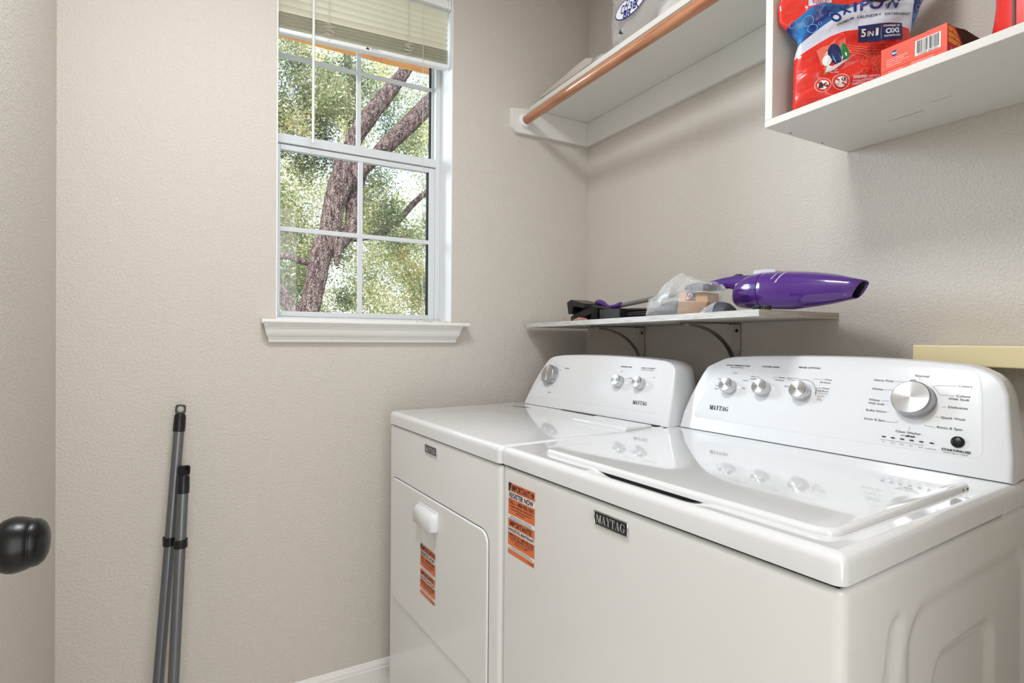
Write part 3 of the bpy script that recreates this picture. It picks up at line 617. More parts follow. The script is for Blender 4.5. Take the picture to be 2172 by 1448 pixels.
def ell(cx, cz, a, b, rot, mi, d):
    g = MB(); g.add([(cx + a * cos(q) * cos(rot) - b * sin(q) * sin(rot), cz + a * cos(q) * sin(rot) + b * sin(q) * cos(rot), d) for q in [2 * pi * i / 28 for i in range(28)]], [tuple(range(28))], mi); A_(g, .0012)
ell(.0700, 1.7290, .0088, .0165, -.25, 0, .0004); ell(.0840, 1.7365, .0125, .0215, .30, 1, .0006); ell(.0800, 1.7320, .0012, .0160, .35, 9, .0009); ell(.0900, 1.7370, .0012, .0150, .35, 9, .0009); ell(.1000, 1.7385, .0070, .0175, .22, 6, .0008); ell(.1010, 1.7385, .0016, .0110, .22, 0, .0010)
g = MB(); g.add([(.065, 1.700, .0009), (.069, 1.716, .0009), (.078, 1.712, .0009), (.110, 1.7245, .0009), (.086, 1.708, .0009), (.078, 1.703, .0009)], [(0, 1, 2, 5), (2, 3, 4, 5)], 0); A_(g)
T2('Actual', .0745, 1.7040, .0032, .014, 0, .01); T2('Pac Size', .0745, 1.6988, .0032, .017, 0, .01)
rnd = random.Random(11)
for i in range(34):
    x = .122 + rnd.random() * .075; z = 1.731 - (x - .122) * .12 - rnd.random() * .034; r = rnd.choice([.0016, .0022, .003, .0042, .0055]); A_(ringpoly(x, z, r, r * .80, 7, 20))
for k in range(4):
    g = MB(); vs = []; 
    for i in range(13): x = .106 + i * .0030; z = 1.7540 - k * .0052 - .010 * (i / 12) ** .6; vs += [(x, z, .0002), (x, z - .0016 - .0012 * (i / 12), .0002)]
    g.add(vs, [(2 * i, 2 * i + 1, 2 * i + 3, 2 * i + 2) for i in range(12)], 7); A_(g, .0004)
for cx, cz, r in ((.0606, 1.6747, .0150), (.0941, 1.6783, .0168)):
    A_(ringpoly(cx, cz, r, r * .955, 0, 40)); A_(ringpoly(cx, cz, r * .76, .0001, 0, 40)); A_(ringpoly(cx, cz, r * .80, r * .68, 3, 40, d=.0005))
    for i in range(20):
        a = 2 * pi * i / 20
        if sin(a) > -.6: T2('ABCDEKPSRTOUVMHCILNS'[i], cx + r * .82 * cos(a), cz + r * .82 * sin(a), r * .09, r * .09, 0, .02, rot=a - pi / 2)
    g = MB(); ca = cos(radians(-38)); sa = sin(radians(-38)); hw = r * .10; L_ = r * .74
    g.add([(cx - L_ * ca - hw * sa * -1, cz - L_ * sa - hw * ca, .0012), (cx + L_ * ca + hw * sa, cz + L_ * sa - hw * ca, .0012), (cx + L_ * ca - hw * sa, cz + L_ * sa + hw * ca, .0012), (cx - L_ * ca - hw * sa, cz - L_ * sa + hw * ca, .0012)], [(0, 1, 2, 3)], 3); A_(g)
def blob(pts, mi=8, d=.0009):
    g = MB(); g.add([(a, b, d) for a, b in pts], [tuple(range(len(pts)))], mi); A_(g)
blob(el(.0560, 1.6780, .0032, .0036, 14)); blob([(.052, 1.668), (.0600, 1.668), (.0605, 1.672), (.0565, 1.6755), (.0525, 1.674)]); blob([(.058, 1.674), (.0665, 1.679), (.0672, 1.677), (.059, 1.6715)]); blob(el(.0680, 1.6715, .0016, .0022, 10)); 
blob([(.094, 1.6835), (.099, 1.6865), (.1045, 1.685), (.1065, 1.682), (.102, 1.6790), (.097, 1.679)]); blob(el(.1010, 1.6825, .0042, .0026, 14), 0, .0011); blob(el(.1010, 1.6825, .0021, .0022, 12), 8, .0013)
for x_, z_ in ((.090, 1.677), (.087, 1.674), (.0845, 1.6715), (.0895, 1.671)): blob(el(x_, z_, .0011, .0009, 8))
T2('WARNING:', .1162, 1.6818, .0056, .0255, 0, .03); T2('HARMFUL IF', .1440, 1.6815, .0044, .026, 5, -.0); T2('SWALLOWED. EYE', .1162, 1.6755, .0044, .050, 5); T2('IRRITANT.', .1162, 1.6695, .0044, .030, 5); 
for i, (x_, z_, r_) in enumerate(((.034, 1.814, .0105), (.0425, 1.7975, .0095), (.006, 1.812, .0075), (.0765, 1.8200, .004), (.0560, 1.8050, .003), (.050, 1.8150, .0022), (.2395, 1.8225, .0045), (.248, 1.8365, .0055), (.233, 1.806, .003))): A_(ringpoly(x_, z_, r_, r_ * .86, 5 if r_ < .006 else 9, 28))
P2(art.build('printed_artwork', ['paper_white', 'bag_navy', 'bag_dblue', 'bag_red', 'ink', 'bag_white', 'bag_green', 'bag_red2', 'ink', 'film_cyan'], pc, smooth=False), pc)

# red carton -----------------------------------------------------------
ct = empty('dryer_sheet_carton', (-.24, -1.322, 1.6216)); tag(ct, 'opened orange-red carton with a barcode lying in front of the detergent pouch', 'carton')
cx0, cx1, cy0, cy1, cz0, cz1 = -.290, -.175, -1.375, -1.2718, 1.6217, 1.6772
mb = MB(); mb.box((cx0, cy0, cz0), (cx0 + .0006, cy1, cz1), 0); mb.box((cx0, cy1 - .0006, cz0), (cx1, cy1, cz1), 0); mb.box((cx1 - .0006, cy0, cz0), (cx1, cy1, cz1), 4); mb.box((cx0, cy0, cz0), (cx1, cy1, cz0 + .0006), 0); mb.box((cx0, cy0 + .03, cz1 - .0006), (cx1, cy1, cz1), 0)
P2(mb.build('carton_body', ['carton_red', 'carton_deep', 'carton_yellow', 'paper_white', 'carton_brown'], ct, smooth=False), ct)
mb = MB(); T = frame((cx0, cy0, cz0), (1, 0, 0), (0, 0, 1))
mb.prism([(0, 0), (.062, 0), (.054, .030), (.040, .045), (.0245, .0535), (0, .0545)], T, 0, .0006, 0)
for z0_, z1_, x1_ in ((.0440, .0520, .024), (.0345, .0425, .032), (.0250, .0330, .040)): mb.flat([(.002, z0_), (x1_ + .012, z0_ - .001), (x1_, z1_ - .001), (.002, z1_)], T, .0009, 1)
for z_, x_ in ((.046, .018), (.0365, .026), (.027, .034)): mb.flat(el(x_, z_, .003, .0025, 12), T, .0012, 2)
text(mb, 'bo', T, .010, .008, .0095, .014, 3, .1, .01, z=.0012)
P2(mb.build('end_flap', ['carton_deep', 'carton_yellow', 'carton_red', 'paper_white'], ct, smooth=False), ct)
mb = MB(); zz = []
for i in range(24):
    x_ = .0250 + i * .0043; zz.append((x_, float(np.interp(x_, [.025, .064, .126], [.0550, .0622, .0610])) + (.0008 if i % 2 else -.0008)))
mb.prism([(.0245, .0)] + zz + [(.114, .0)], T, -.0015, -.0008, 0); P2(mb.build('torn_flap', 'carton_brown', ct, smooth=False), ct)
mb = MB(); T = frame((cx0, cy1, cz0), (0, -1, 0), (0, 0, 1))
mb.box((.0015, .0135, .0), (.0985, .0139, .0004), 3, T)
mb.flat(el(.0232, .0405, .0052, .0050), T, .0003, 0); text(mb, 'P&G', T, .0190, .0385, .0040, .0085, 1, .15, .02, z=.0006)
mb.flat([(.0562, .0195), (.0945, .0195), (.0945, .0460), (.0562, .0460)], T, .0003, 1)
rnd = random.Random(5); x = .0590
while x < .0920:
    w_ = rnd.choice([.0004, .0008, .0012]); mb.flat([(x, .0235), (x + w_, .0235), (x + w_, .0448), (x, .0448)], T, .0006, 2); x += w_ + rnd.choice([.0005, .0008, .0012])
text(mb, '37000 82355', T, .0605, .0200, .0026, .030, 2, z=.0006)
for i, s_ in enumerate(('Distributed by Procter & Gamble,', 'Cincinnati, OH 45202', 'Made in USA of U.S. and', 'imported materials')): text(mb, s_, T, .0105, .0310 - i * .0038, .0019, (.034, .028, .036, .024)[i], 1, z=.0003)
for i in range(4): text(mb, ('Keep away from extreme heat', 'Store in a dry place and keep', 'box closed when not in use', 'For best results use with')[i], T, .0135, .0100 - i * .0027, .0015, .024, 1, z=.0003)
for i in range(4): text(mb, ('Smartlabel for more', 'enjoy fresher clothes with every', 'load you dry and softness too', 'questions or comments call us')[i], T, .0500, .0110 - i * .0028, .0017, .034, 1, z=.0003)
P2(mb.build('printed_label', ['bag_dblue', 'paper_white', 'ink', 'carton_deep'], ct, smooth=False), ct)

# red bottle -----------------------------------------------------------
bt = empty('cleaner_bottle', (-.205, -1.468, 1.6216)); tag(bt, 'red plastic bottle with a grey strip standing at the right in the wall cubby', 'bottle')
mb = MB(); rings = []
for z, a, b in ((0, .056, .036), (.003, .060, .040), (.03, .0595, .040), (.055, .0555, .040), (.075, .0535, .0395), (.12, .053, .039), (.18, .052, .037), (.215, .040, .030), (.235, .02, .018), (.26, .018, .017)):
    rings.append([(-.205 + b * math.copysign(abs(cos(q)) ** .6, cos(q)), -1.468 + a * math.copysign(abs(sin(q)) ** .6, sin(q)), 1.6217 + z) for q in [2 * pi * i / 40 for i in range(40)]])
mb.loops(rings); P2(mb.build('bottle_body', 'bottle_red', bt, angle=50), bt)
P2(MB().tube([(-.2445, -1.447, 1.626), (-.2450, -1.4465, 1.66), (-.2450, -1.446, 1.69), (-.2438, -1.445, 1.74), (-.2420, -1.445, 1.80)], .0026, 8).build('grey_strip', 'bottle_grey', bt), bt)
P2(MB().lathe([(.020, .255), (.021, .26), (.021, .285), (.010, .288)], Matrix.Translation((-.205, -1.468, 1.6217)), 24).build('cap', 'bottle_grey', bt), bt)

# ================================================================== LOW SHELF
sh = empty('low_wall_shelf', (-.15, -.52, 1.20)); tag(sh, 'grey oak laminate wall shelf above the machines, holding the purple vacuum', 'shelf')
SL = .0125 / 1.01
def shz(y): return 1.2030 + (-(y + .017)) * SL     # top surface height
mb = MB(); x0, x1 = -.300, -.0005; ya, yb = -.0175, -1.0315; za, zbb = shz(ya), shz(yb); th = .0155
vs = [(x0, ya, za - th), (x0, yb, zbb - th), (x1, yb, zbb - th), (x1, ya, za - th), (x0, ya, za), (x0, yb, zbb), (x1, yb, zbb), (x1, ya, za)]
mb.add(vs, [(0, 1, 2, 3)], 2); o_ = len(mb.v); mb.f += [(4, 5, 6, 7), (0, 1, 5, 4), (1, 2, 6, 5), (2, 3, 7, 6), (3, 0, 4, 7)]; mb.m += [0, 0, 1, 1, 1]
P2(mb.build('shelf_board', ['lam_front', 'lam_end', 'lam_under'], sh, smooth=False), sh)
for yc in (-.333, -.735):
    bz = shz(yc) - th - .0003
    lab = 'curved nickel shelf bracket nearest the corner, over the dryer' if yc > -.5 else 'curved nickel shelf bracket farther from the corner, under the purple vacuum'
    bk = empty('shelf_bracket', (0, yc, bz)); tag(bk, lab, 'shelf bracket', 'curved brackets under the low shelf')
    hw = .0125
    P2(MB().box((-.240, yc - hw, bz - .003), (-.0006, yc + hw, bz)).build('top_plate', 'bracket', bk, bevel=.0006), bk)
    P2(MB().box((-.0036, yc - hw, bz - .150), (-.0006, yc + hw, bz - .003)).build('wall_plate', 'bracket', bk, bevel=.0006), bk)
    mb = MB(); r = []; ctr = (-.205, -.140)
    arc = [(-.205 + .196 * sin(a), -.142 + .136 * cos(a)) for a in [radians(0 + 86 * i / 20) for i in range(21)]]
    rings = [[(x, yc - .006, bz + z), (x, yc + .006, bz + z), (x + .0 , yc + .006, bz + z - .004), (x, yc - .006, bz + z - .004)] for x, z in arc]
    rings = [[(x, yc - .007, bz + z), (x, yc + .007, bz + z), (x - .0035 * s_, yc + .007, bz + z - .0045 * c_), (x - .0035 * s_, yc - .007, bz + z - .0045 * c_)] for (x, z), (s_, c_) in zip(arc, [(sin(radians(86 * i / 20)), cos(radians(86 * i / 20))) for i in range(21)])]
    mb.loops(rings); P2(mb.build('curved_brace', 'bracket', bk, angle=50), bk)
    for x in (-.228, -.03): P2(MB().lathe([(.0005, 0), (.004, .0004), (.0035, .002), (.001, .003)], frame((x, yc, bz - .003), (1, 0, 0), (0, -1, 0)), 14).build('screw', 'screw', bk), bk)
    for z in (-.022, -.125): P2(MB().lathe([(.0055, 0), (.005, .0015), (.002, .003), (.0005, .003)], frame((-.0036, yc, bz + z), (0, -1, 0), (0, 0, 1)), 16).build('screw', 'screw', bk), bk)

# purple vacuum --------------------------------------------------------
vc = empty('hand_vacuum', (-.15, -1.0, 1.216)); tag(vc, 'purple handheld vacuum cleaner lying on the low grey shelf', 'vacuum cleaner')
tp = [(-.8466, 1.2626), (-.8484, 1.2798), (-.8555, 1.29), (-.8655, 1.2999), (-.8902, 1.3105), (-.9095, 1.3149), (-.9377, 1.3162), (-.9693, 1.315), (-1.0249, 1.3101), (-1.0842, 1.3007), (-1.139, 1.287), (-1.17, 1.2761)]
bo = [(-.8466, 1.2626), (-.8488, 1.2451), (-.8541, 1.2362), (-.8639, 1.2300), (-.8913, 1.2273), (-.9295, 1.2253), (-.9705, 1.2219), (-1.0093, 1.2203), (-1.0851, 1.2272), (-1.1396, 1.2353), (-1.17, 1.2420)]
def itp(tab, y): 
    ys = [-a for a, b in tab]; return float(np.interp(-y, ys, [b for a, b in tab]))
n = 44; VX = -.145
def vring(y, shear=0.0, k=1.0, wk=None):
    t_, b_ = itp(tp, y), itp(bo, y); c = (t_ + b_) / 2; h = (t_ - b_) / 2 * k; w_ = min(h * 1.02, .048) if wk is None else wk; e = .88; ring = []
    for i in range(n):
        a = 2 * pi * i / n; cc, ss = cos(a), sin(a); ring.append((VX + w_ * math.copysign(abs(cc) ** e, cc), y + shear * ss * h, c + h * math.copysign(abs(ss) ** e, ss)))
    return ring
ys1 = [-.8470, -.8475, -.8500, -.8541, -.8600, -.8655, -.875, -.8902, -.9095, -.93, -.9377]
P2(MB().loops([vring(y, -.0) for y in ys1] + [vring(-.9385, k=.97)]).build('motor_housing', 'purple', vc, angle=60), vc)
ys2 = [-.9405, -.955, -.9705, -.99, -1.01, -1.04, -1.07, -1.10, -1.125, -1.145, -1.1585]
rings = [vring(y, -.0) for y in ys2]
def mouth(k, dy, w_=None):
    ring = []; tY, tZ, bY, bZ = -1.1725, 1.2755, -1.1480, 1.2375
    for i in range(n):
        a = 2 * pi * i / n; cc, ss = cos(a), sin(a); e = .75; ss = math.copysign(abs(ss) ** e, ss); cc = math.copysign(abs(cc) ** e, cc)
        ring.append((VX + .0205 * k * cc, (tY + bY) / 2 + (tY - bY) / 2 * ss * k + dy, (tZ + bZ) / 2 + (tZ - bZ) / 2 * ss * k))
    return ring
rings = [vring(-.9388, k=.985)] + rings[:-2] + [[tuple(Vector(a).lerp(Vector(b), .5)) for a, b in zip(vring(-1.12), mouth(1, 0))]] + [mouth(1.0, 0), mouth(.93, -.0015), mouth(.80, .003), mouth(.76, .02), mouth(.70, .045)]
mb = MB(); mb.loops(rings); nfl = n * 3 + 1
for i in range(len(mb.m)):
    if i >= (len(rings) - 3) * n and i < (len(rings) - 1) * n: mb.m[i] = 1
mb.m[-1] = 1
P2(mb.build('dust_cup', ['purple', 'dark_hole'], vc, angle=50), vc)
# handle
hc = [(-.7530, 1.2950, .0125), (-.7600, 1.2935, .0145), (-.786, 1.2955, .0160), (-.8083, 1.2985, .0158), (-.8300, 1.2990, .0165), (-.850, 1.2960, .0205), (-.868, 1.2900, .0245), (-.900, 1.290, .0240), (-.935, 1.297, .0175)]
rings = []
for y, z, r in hc:
    rings.append([(VX + min(r, .0155) * math.copysign(abs(cos(a)) ** .75, cos(a)), y, z + r * math.copysign(abs(sin(a)) ** .75, sin(a))) for a in [2 * pi * i / 28 for i in range(28)]])
P2(MB().loops(rings).build('handle', 'purple', vc, angle=55), vc)
P2(MB().loops([[(VX + a * w_, y, z) for a, z in ((-1, z0_), (1, z0_), (.9, z1_), (-.9, z1_))] for y, z0_, z1_, w_ in ((-.9085, 1.310, 1.3195), (-.912, 1.310, 1.3225), (-.955, 1.310, 1.3215), (-.966, 1.312, 1.3185), (-.9705, 1.313, 1.315)) for w_ in (.017,)] if False else [[(VX - .017, y, z0_), (VX + .017, y, z0_), (VX + .015, y, z1_), (VX - .015, y, z1_)] for y, z0_, z1_ in ((-.9085, 1.308, 1.3195), (-.912, 1.308, 1.3228), (-.955, 1.308, 1.3220), (-.966, 1.308, 1.3190), (-.9715, 1.308, 1.3160))]).build('release_button', 'grey_button', vc, bevel=.0015), vc)
P2(MB().loops([[(VX - .008, y, z0_), (VX + .008, y, z0_), (VX + .007, y, z1_), (VX - .007, y, z1_)] for y, z0_, z1_ in ((-.838, 1.310, 1.3150), (-.853, 1.312, 1.3200), (-.862, 1.312, 1.3180))]).build('power_switch', 'black', vc, bevel=.001), vc)
def on_vac(y, z):   # surface x at given y, z on the viewer side
    t_, b_ = itp(tp, y), itp(bo, y); c = (t_ + b_) / 2; h = (t_ - b_) / 2; q = max(-.99, min(.99, (z - c) / h)); w_ = min(h * 1.02, .048); return VX - w_ * (1 - abs(q) ** (1 / .44)) ** .44
for z, y in ((1.2560, -.9050), (1.2445, -.9070), (1.2335, -.9100)):
    mb = MB(); vs = [(on_vac(y, z) - .0012, y, z)]
    for i in range(24):
        a = 2 * pi * i / 24; yy = y + .0145 * cos(a); z_ = z + .0036 * sin(a) - .0; vs.append((on_vac(yy, z_) - .0010, yy, z_))
    mb.add(vs, [(0, i + 1, (i + 1) % 24 + 1) for i in range(24)]); P2(mb.build('air_vent', 'purple_dark', vc), vc)
mb = MB(); mb.tube([(on_vac(-.9385, z) - .0002, -.9388, z) for z in [1.2265 + i * .0044 for i in range(20)]], .0004, 5); P2(mb.build('seam_line', 'purple_dark', vc), vc)
mb = MB(); g = MB(); text(g, 'FEATHERWEIGHT', None, 0, 0, .0052, .046, 0, 0, .02); g2 = MB(); text(g2, 'BISSELL', None, 0, 0, .0034, .016, 1, 0, .02)
def wrapv(g_, y0, z0, mi, dy, dz):
    base = len(mb.v)
    for (a, b, c) in g_.v:
        y = y0 + a * dy - b * dz; z = z0 + a * dz * 1.0 + b * dy * -1.0 * -1 * 0 + b * (-.0); z = z0 + a * .88 + b * .30; y = y0 - a * .42 - b * .92; t_ = itp(tp, y); z = min(z, t_ - .0008); mb.v.append((on_vac(y, z) - .0006, y, z + 0))
    for f in g_.f: mb.f.append(tuple(i + base for i in f)); mb.m.append(mi)
wrapv(g, -.989, 1.2830, 0, 0, 0); wrapv(g2, -.977, 1.2930, 0, 0, 0)
g3 = MB(); g3.add([(0, 0, 0), (.016, 0, 0), (.018, .012, 0), (.010, .012, 0)], [(0, 1, 2, 3)]); wrapv(g3, -.9725, 1.2985, 1, 0, 0); g3 = MB(); g3.add([(0, 0, 0), (.018, .0, 0), (.022, .009, 0), (.003, .009, 0)], [(0, 1, 2, 3)]); wrapv(g3, -.9865, 1.2945, 1, 0, 0)
P2(mb.build('printed_logo', ['paper_white', 'red_print'], vc, smooth=False), vc)

# little black ribbed caps beside the vacuum
for i, (y, lab) in enumerate(((-1.000, 'small black ribbed cap on the shelf edge, nearer the corner, before the vacuum'), (-1.0255 + .004, 'small black ribbed cap on the shelf edge, nearer the shelf end, before the vacuum'))):
    mb = MB(); r = .0105; z0_ = shz(y) + .0002; rings = []
    for z, k in ((0, 1), (.008, 1), (.0095, .93)):
        rings.append([(-.262 + r * k * (1 + .05 * (j % 2)) * cos(2 * pi * j / 40), y + r * k * (1 + .05 * (j % 2)) * sin(2 * pi * j / 40), z0_ + z) for j in range(40)])
    mb.loops(rings); tag(mb.build('ribbed_cap', 'black', angle=25), lab, 'cap', 'ribbed caps in front of the vacuum')

# purple grip with a grey tube ----------------------------------------
wd = empty('vacuum_wand', (-.16, -.45, 1.21)); tag(wd, 'grey vacuum tube with a curved purple grip lying on the low shelf', 'vacuum tube')
P2(MB().tube([(-.165, -.402, 1.2575), (-.152, -.55, 1.2735), (-.138, -.70, 1.2870)], .0075, 18).build('extension_tube', 'tube_grey', wd), wd)
gp = [(-.2790, 1.2720, .005), (-.2850, 1.2745, .0085), (-.3015, 1.2740, .0105), (-.3200, 1.2690, .0100), (-.3420, 1.2585, .0072), (-.3600, 1.2545, .0062), (-.3900, 1.2560, .0085), (-.4060, 1.2590, .0095), (-.4150, 1.2600, .0095)]
P2(MB().tube([(-.170, y, z) for y, z, r in gp], [r for y, z, r in gp], 20).build('grip', 'purple', wd, angle=60), wd)

# black floor-head and cord pile --------------------------------------
fh = empty('floor_head_attachment', (-.2, -.27, 1.206)); tag(fh, 'angular black plastic vacuum floor head at the corner end of the low shelf', 'vacuum attachment')
T = frame((-.215, 0, 0), (0, -1, 0), (0, 0, 1)); zf = shz(-.3) + .0003
mb = MB(); mb.prism([(.2196, 1.2330), (.2103, 1.2752), (.2342, 1.2839), (.3116, 1.2661), (.3135, 1.2500), (.2481, 1.2600), (.2434, 1.2336)], T, -.05, .03); P2(mb.build('hinged_cover', 'black', fh, bevel=.002), fh)
mb = MB(); mb.prism([(.2100, zf), (.2130, 1.2260), (.2400, 1.2380), (.3000, 1.2520), (.3350, 1.2600), (.3900, 1.2480), (.3980, 1.2200), (.3980, zf)], T, -.09, .015); P2(mb.build('head_base', 'black', fh, bevel=.004), fh)
mb = MB(); mb.lathe([(.004, .0), (.030, .004), (.036, .012), (.034, .0145), (.028, .010), (.004, .006)], frame((-.245, -.3080, 1.2115), (0, -1, .10), (1, 0, .25)), 32); P2(mb.build('round_cup', 'black', fh), fh)
P2(MB().loops([[(-.235 + .014 * cos(a), -.355 + .020 * sin(a), 1.2075) for a in [2 * pi * i / 24 for i in range(24)]], [(-.235 + .020 * cos(a), -.383 + .010 * sin(a), 1.2480) for a in [2 * pi * i / 24 for i in range(24)]]]).build('nozzle_neck', 'black', fh), fh)
mb = MB(); mb.add([(-.285, -.245, 1.2090), (-.288, -.262, 1.2165), (-.288, -.275, 1.2085), (-.29, -.31, 1.2085), (-.29, -.345, 1.2180), (-.288, -.385, 1.2130), (-.285, -.39, 1.2085)], [(0, 2, 1), (3, 6, 5, 4)]); 
o = mb.build('paper_tag', 'pinkpaper', smooth=False); tag(o, 'crumpled pinkish printed paper tag lying under the black floor head', 'paper tag')
pk = empty('power_cord', (-.2, -.47, 1.21)); tag(pk, 'black power cord bundle strapped together on the low shelf', 'power cord')
mb = MB(); rnd = random.Random(3)
for i in range(9):
    z = shz(-.5) + .0045 + (i % 4) * .0075; x = -.245 + (i // 4) * .014 + rnd.uniform(-.004, .004); mb.tube([(x, -.405, z + .003), (x + .004, -.47, z), (x + .022, -.53, z + rnd.uniform(-.001, .003)), (x * .3 - .112, -.585, z + .002), (-.150 + (i // 4) * .009, -.66, z + .002), (-.148 + (i // 4) * .009, -.76, z + .001)], .0036, 8)
P2(mb.build('cord_loops', 'black', pk), pk)
P2(MB().box((-.262, -.5175, shz(-.5) + .0003), (-.205, -.418, 1.2415)).build('cord_strap', 'black', pk, bevel=.003), pk)

# clear bag with a board carton and a grey tool -----------------------
cg = empty('tool_bag', (-.2, -.72, 1.212)); tag(cg, 'crumpled clear plastic bag wrapped around vacuum tools on the low shelf', 'plastic bag')
oc = [(-.6072, 1.2130), (-.6116, 1.2412), (-.6241, 1.2636), (-.6547, 1.2781), (-.6959, 1.3038), (-.7291, 1.3274), (-.7576, 1.3185), (-.7928, 1.3048), (-.8174, 1.2968), (-.8466, 1.2930), (-.8545, 1.2779), (-.8420, 1.2640), (-.8420, 1.2441), (-.8265, 1.2250), (-.8165, 1.2132)]
mb = MB(); rnd = random.Random(9); rings = []; cy, cz = -.725, 1.2450
for k, (dx, sc_) in enumerate(((-.264, .22), (-.262, .60), (-.254, .86), (-.242, .97), (-.225, 1.0), (-.205, 1.0), (-.190, .96), (-.178, .80), (-.170, .4))):
    ring = []
    for j, (y, z) in enumerate(oc):
        f = sc_ * (1 + rnd.uniform(-.07, .05)) if 0 < j < len(oc) - 1 else sc_
        ring.append((dx + rnd.uniform(-.004, .004), cy + (y - cy) * f, max(1.2128, cz + (z - cz) * f)))
    rings.append(ring)
mb.loops(rings, close=True); o = P2(mb.build('bag_film', 'film2', cg, angle=25), cg)
bx = empty('board_carton', (-.225, -.77, 1.2130)); tag(bx, 'tan cardboard carton with a small dark printed logo inside the clear tool bag', 'carton')
mb = MB(); rg = []
for y_, off in ((-.7194, 0), (-.8180, 1)):
    rg.append([(-.224, y_ + (.004 if not off else .002), 1.2140), (-.243, y_ - .020, 1.2500 - off * .006), (-.220, y_, 1.2785 - off * .008), (-.178, y_, 1.2770 - off * .008), (-.178, y_, 1.2140)])
mb.loops(rg); P2(mb.build('carton_body', 'baked', bx, angle=15), bx)
mb = MB(); e0 = Vector((-.2435, 0, 1.2500)); e1 = Vector((-.2203, 0, 1.2785))
def cp(y, q, d=.0008): 
    o_ = .006 * min(1, max(0, (-.7194 - y) / .0986)); p = e0.lerp(e1, q); return (p.x - d, y - .020 * (1 - q), p.z - o_ - (.002 * o_ / .006) + d * .9)
mb.add([cp(-.745, .12), cp(-.780, .12), cp(-.774, .96), cp(-.748, .96)], [(0, 1, 2, 3)], 0); mb.add([cp(-.748, .25, .0014), cp(-.753, .2, .0014), cp(-.772, .6, .0014), cp(-.768, .8, .0014), cp(-.755, .85, .0014)], [(0, 1, 2, 3, 4)], 1); mb.add([cp(-.752, .35, .002), cp(-.760, .35, .002), cp(-.766, .7, .002), cp(-.757, .7, .002)], [(0, 1, 2, 3)], 2)
P2(mb.build('printed_logo', ['ink', 'paper_white', 'red_print'], bx, smooth=False), bx)
tk = MB(); rings = [[(-.215 + .018 * cos(a), y, zc + h * sin(a)) for a in [2 * pi * i / 20 for i in range(20)]] for y, zc, h in ((-.640, 1.2300, .008), (-.660, 1.233, .017), (-.690, 1.235, .0205), (-.708, 1.235, .020), (-.716, 1.232, .014))]
tag(tk.loops(rings).build('crevice_tool', 'bristle', angle=60), 'dark grey plastic tool inside the clear bag, left of the tan carton', 'vacuum attachment')
br_ = empty('dusting_brush', (-.2, -.80, 1.28)); tag(br_, 'dark grey toothed brush tool lying on top of the tan carton under the vacuum handle', 'vacuum attachment')
rings = [[(-.225 + .022 * cos(a), y, zc + h * sin(a)) for a in [2 * pi * i / 20 for i in range(20)]] for y, zc, h in ((-.762, 1.2840, .004), (-.768, 1.2855, .009), (-.785, 1.2870, .0110), (-.803, 1.2868, .0112), (-.820, 1.2835, .0095), (-.836, 1.2815, .0065))]
P2(MB().loops(rings).build('brush_body', 'bristle', br_, angle=60), br_)
mb = MB()
for j in range(2):
    for i in range(8): mb.box((-.2485 + j * .002, -.768 - i * .0055, 1.2790 + i * .0004 + j * .007), (-.2455 + j * .002, -.7705 - i * .0055, 1.2845 + i * .0002 + j * .006))
P2(mb.build('brush_teeth', 'black', br_), br_)
du = empty('round_tool', (-.22, -.86, 1.213)); tag(du, 'smoky grey rounded vacuum tool on the shelf between the tan carton and the purple vacuum', 'vacuum attachment')
rings = [[(-.225 + .026 * cos(a), y, max(shz(y) + .0004, 1.2145 + .001 + h * sin(a) * 1.0)) for a in [pi * i / 16 for i in range(17)]] for y, h in ((-.8280, .004), (-.8340, .014), (-.8450, .0225), (-.8600, .0265), (-.8740, .0270), (-.8860, .0235), (-.8930, .017), (-.8960, .008))]
P2(MB().loops(rings, close=True).build('tool_shell', 'bristle', du, angle=60), du)
rings = [[(-.225 + .030 * cos(a), y, max(shz(y) + .0003, 1.2145 + h * sin(a))) for a in [pi * i / 16 for i in range(17)]] for y, h in ((-.8200, .004), (-.8300, .020), (-.8460, .0285), (-.8640, .0310))]
P2(MB().loops(rings, close=True, cap0=False, cap1=False).build('plastic_wrap', 'film2', du, angle=30), du)

# ================================================================== COUNTER BOARD at right
cn = empty('ledge_board', (-.06, -1.6, 1.10)); tag(cn, 'cream coloured laminate ledge fixed to the right wall behind the washer', 'ledge')
P2(MB().box((-.080, -2.00, 1.0990), (-.0005, -1.2315, 1.1400)).build('board', 'counter', cn, bevel=.003), cn)

# ================================================================== MACHINES
def machine(name, O, deg):
    return empty(name, (O[0], O[1], 0), radians(deg - 90))
SHX = lambda p: p
def cabinet(mb, w, d, ztop, side=None, zb=.03):
    """vertical skin with rounded corners; side(v, z) gives the inward depth of pressings on the right side"""
    base = []
    R = .014; N = 6
    def arc(cx, cy, a0): return [(cx + R * cos(a0 + pi / 2 * i / N), cy + R * sin(a0 + pi / 2 * i / N)) for i in range(N + 1)]
    m = 90 if side else 2
    base += [(w, R + (d - 2 * R) * i / m) for i in range(1, m)]
    base += arc(w - R, d - R, 0); base += arc(R, d - R, pi / 2); base += arc(R, R, pi); base += arc(w - R, R, 3 * pi / 2)
    zs = [zb, zb + .004] + ([zb + .05 + (ztop - .02 - zb - .05) * i / 110 for i in range(111)] if side else []) + [ztop - .008]
    rings = []
    for z in zs:
        ring = []
        for (x, y) in base:
            dd = side(y, z) if (side and abs(x - w) < 1e-6) else 0
            ring.append((x - dd, y, z))
        rings.append(ring)
    for i in range(1, 6):
        a = pi / 2 * i / 5; ins = .008 * (1 - cos(a)); z = ztop - .008 + .008 * sin(a)
        rings.append([(min(max(x, ins), w - ins), min(max(y, ins), d - ins), z) for x, y in base])
    mb.loops(rings)
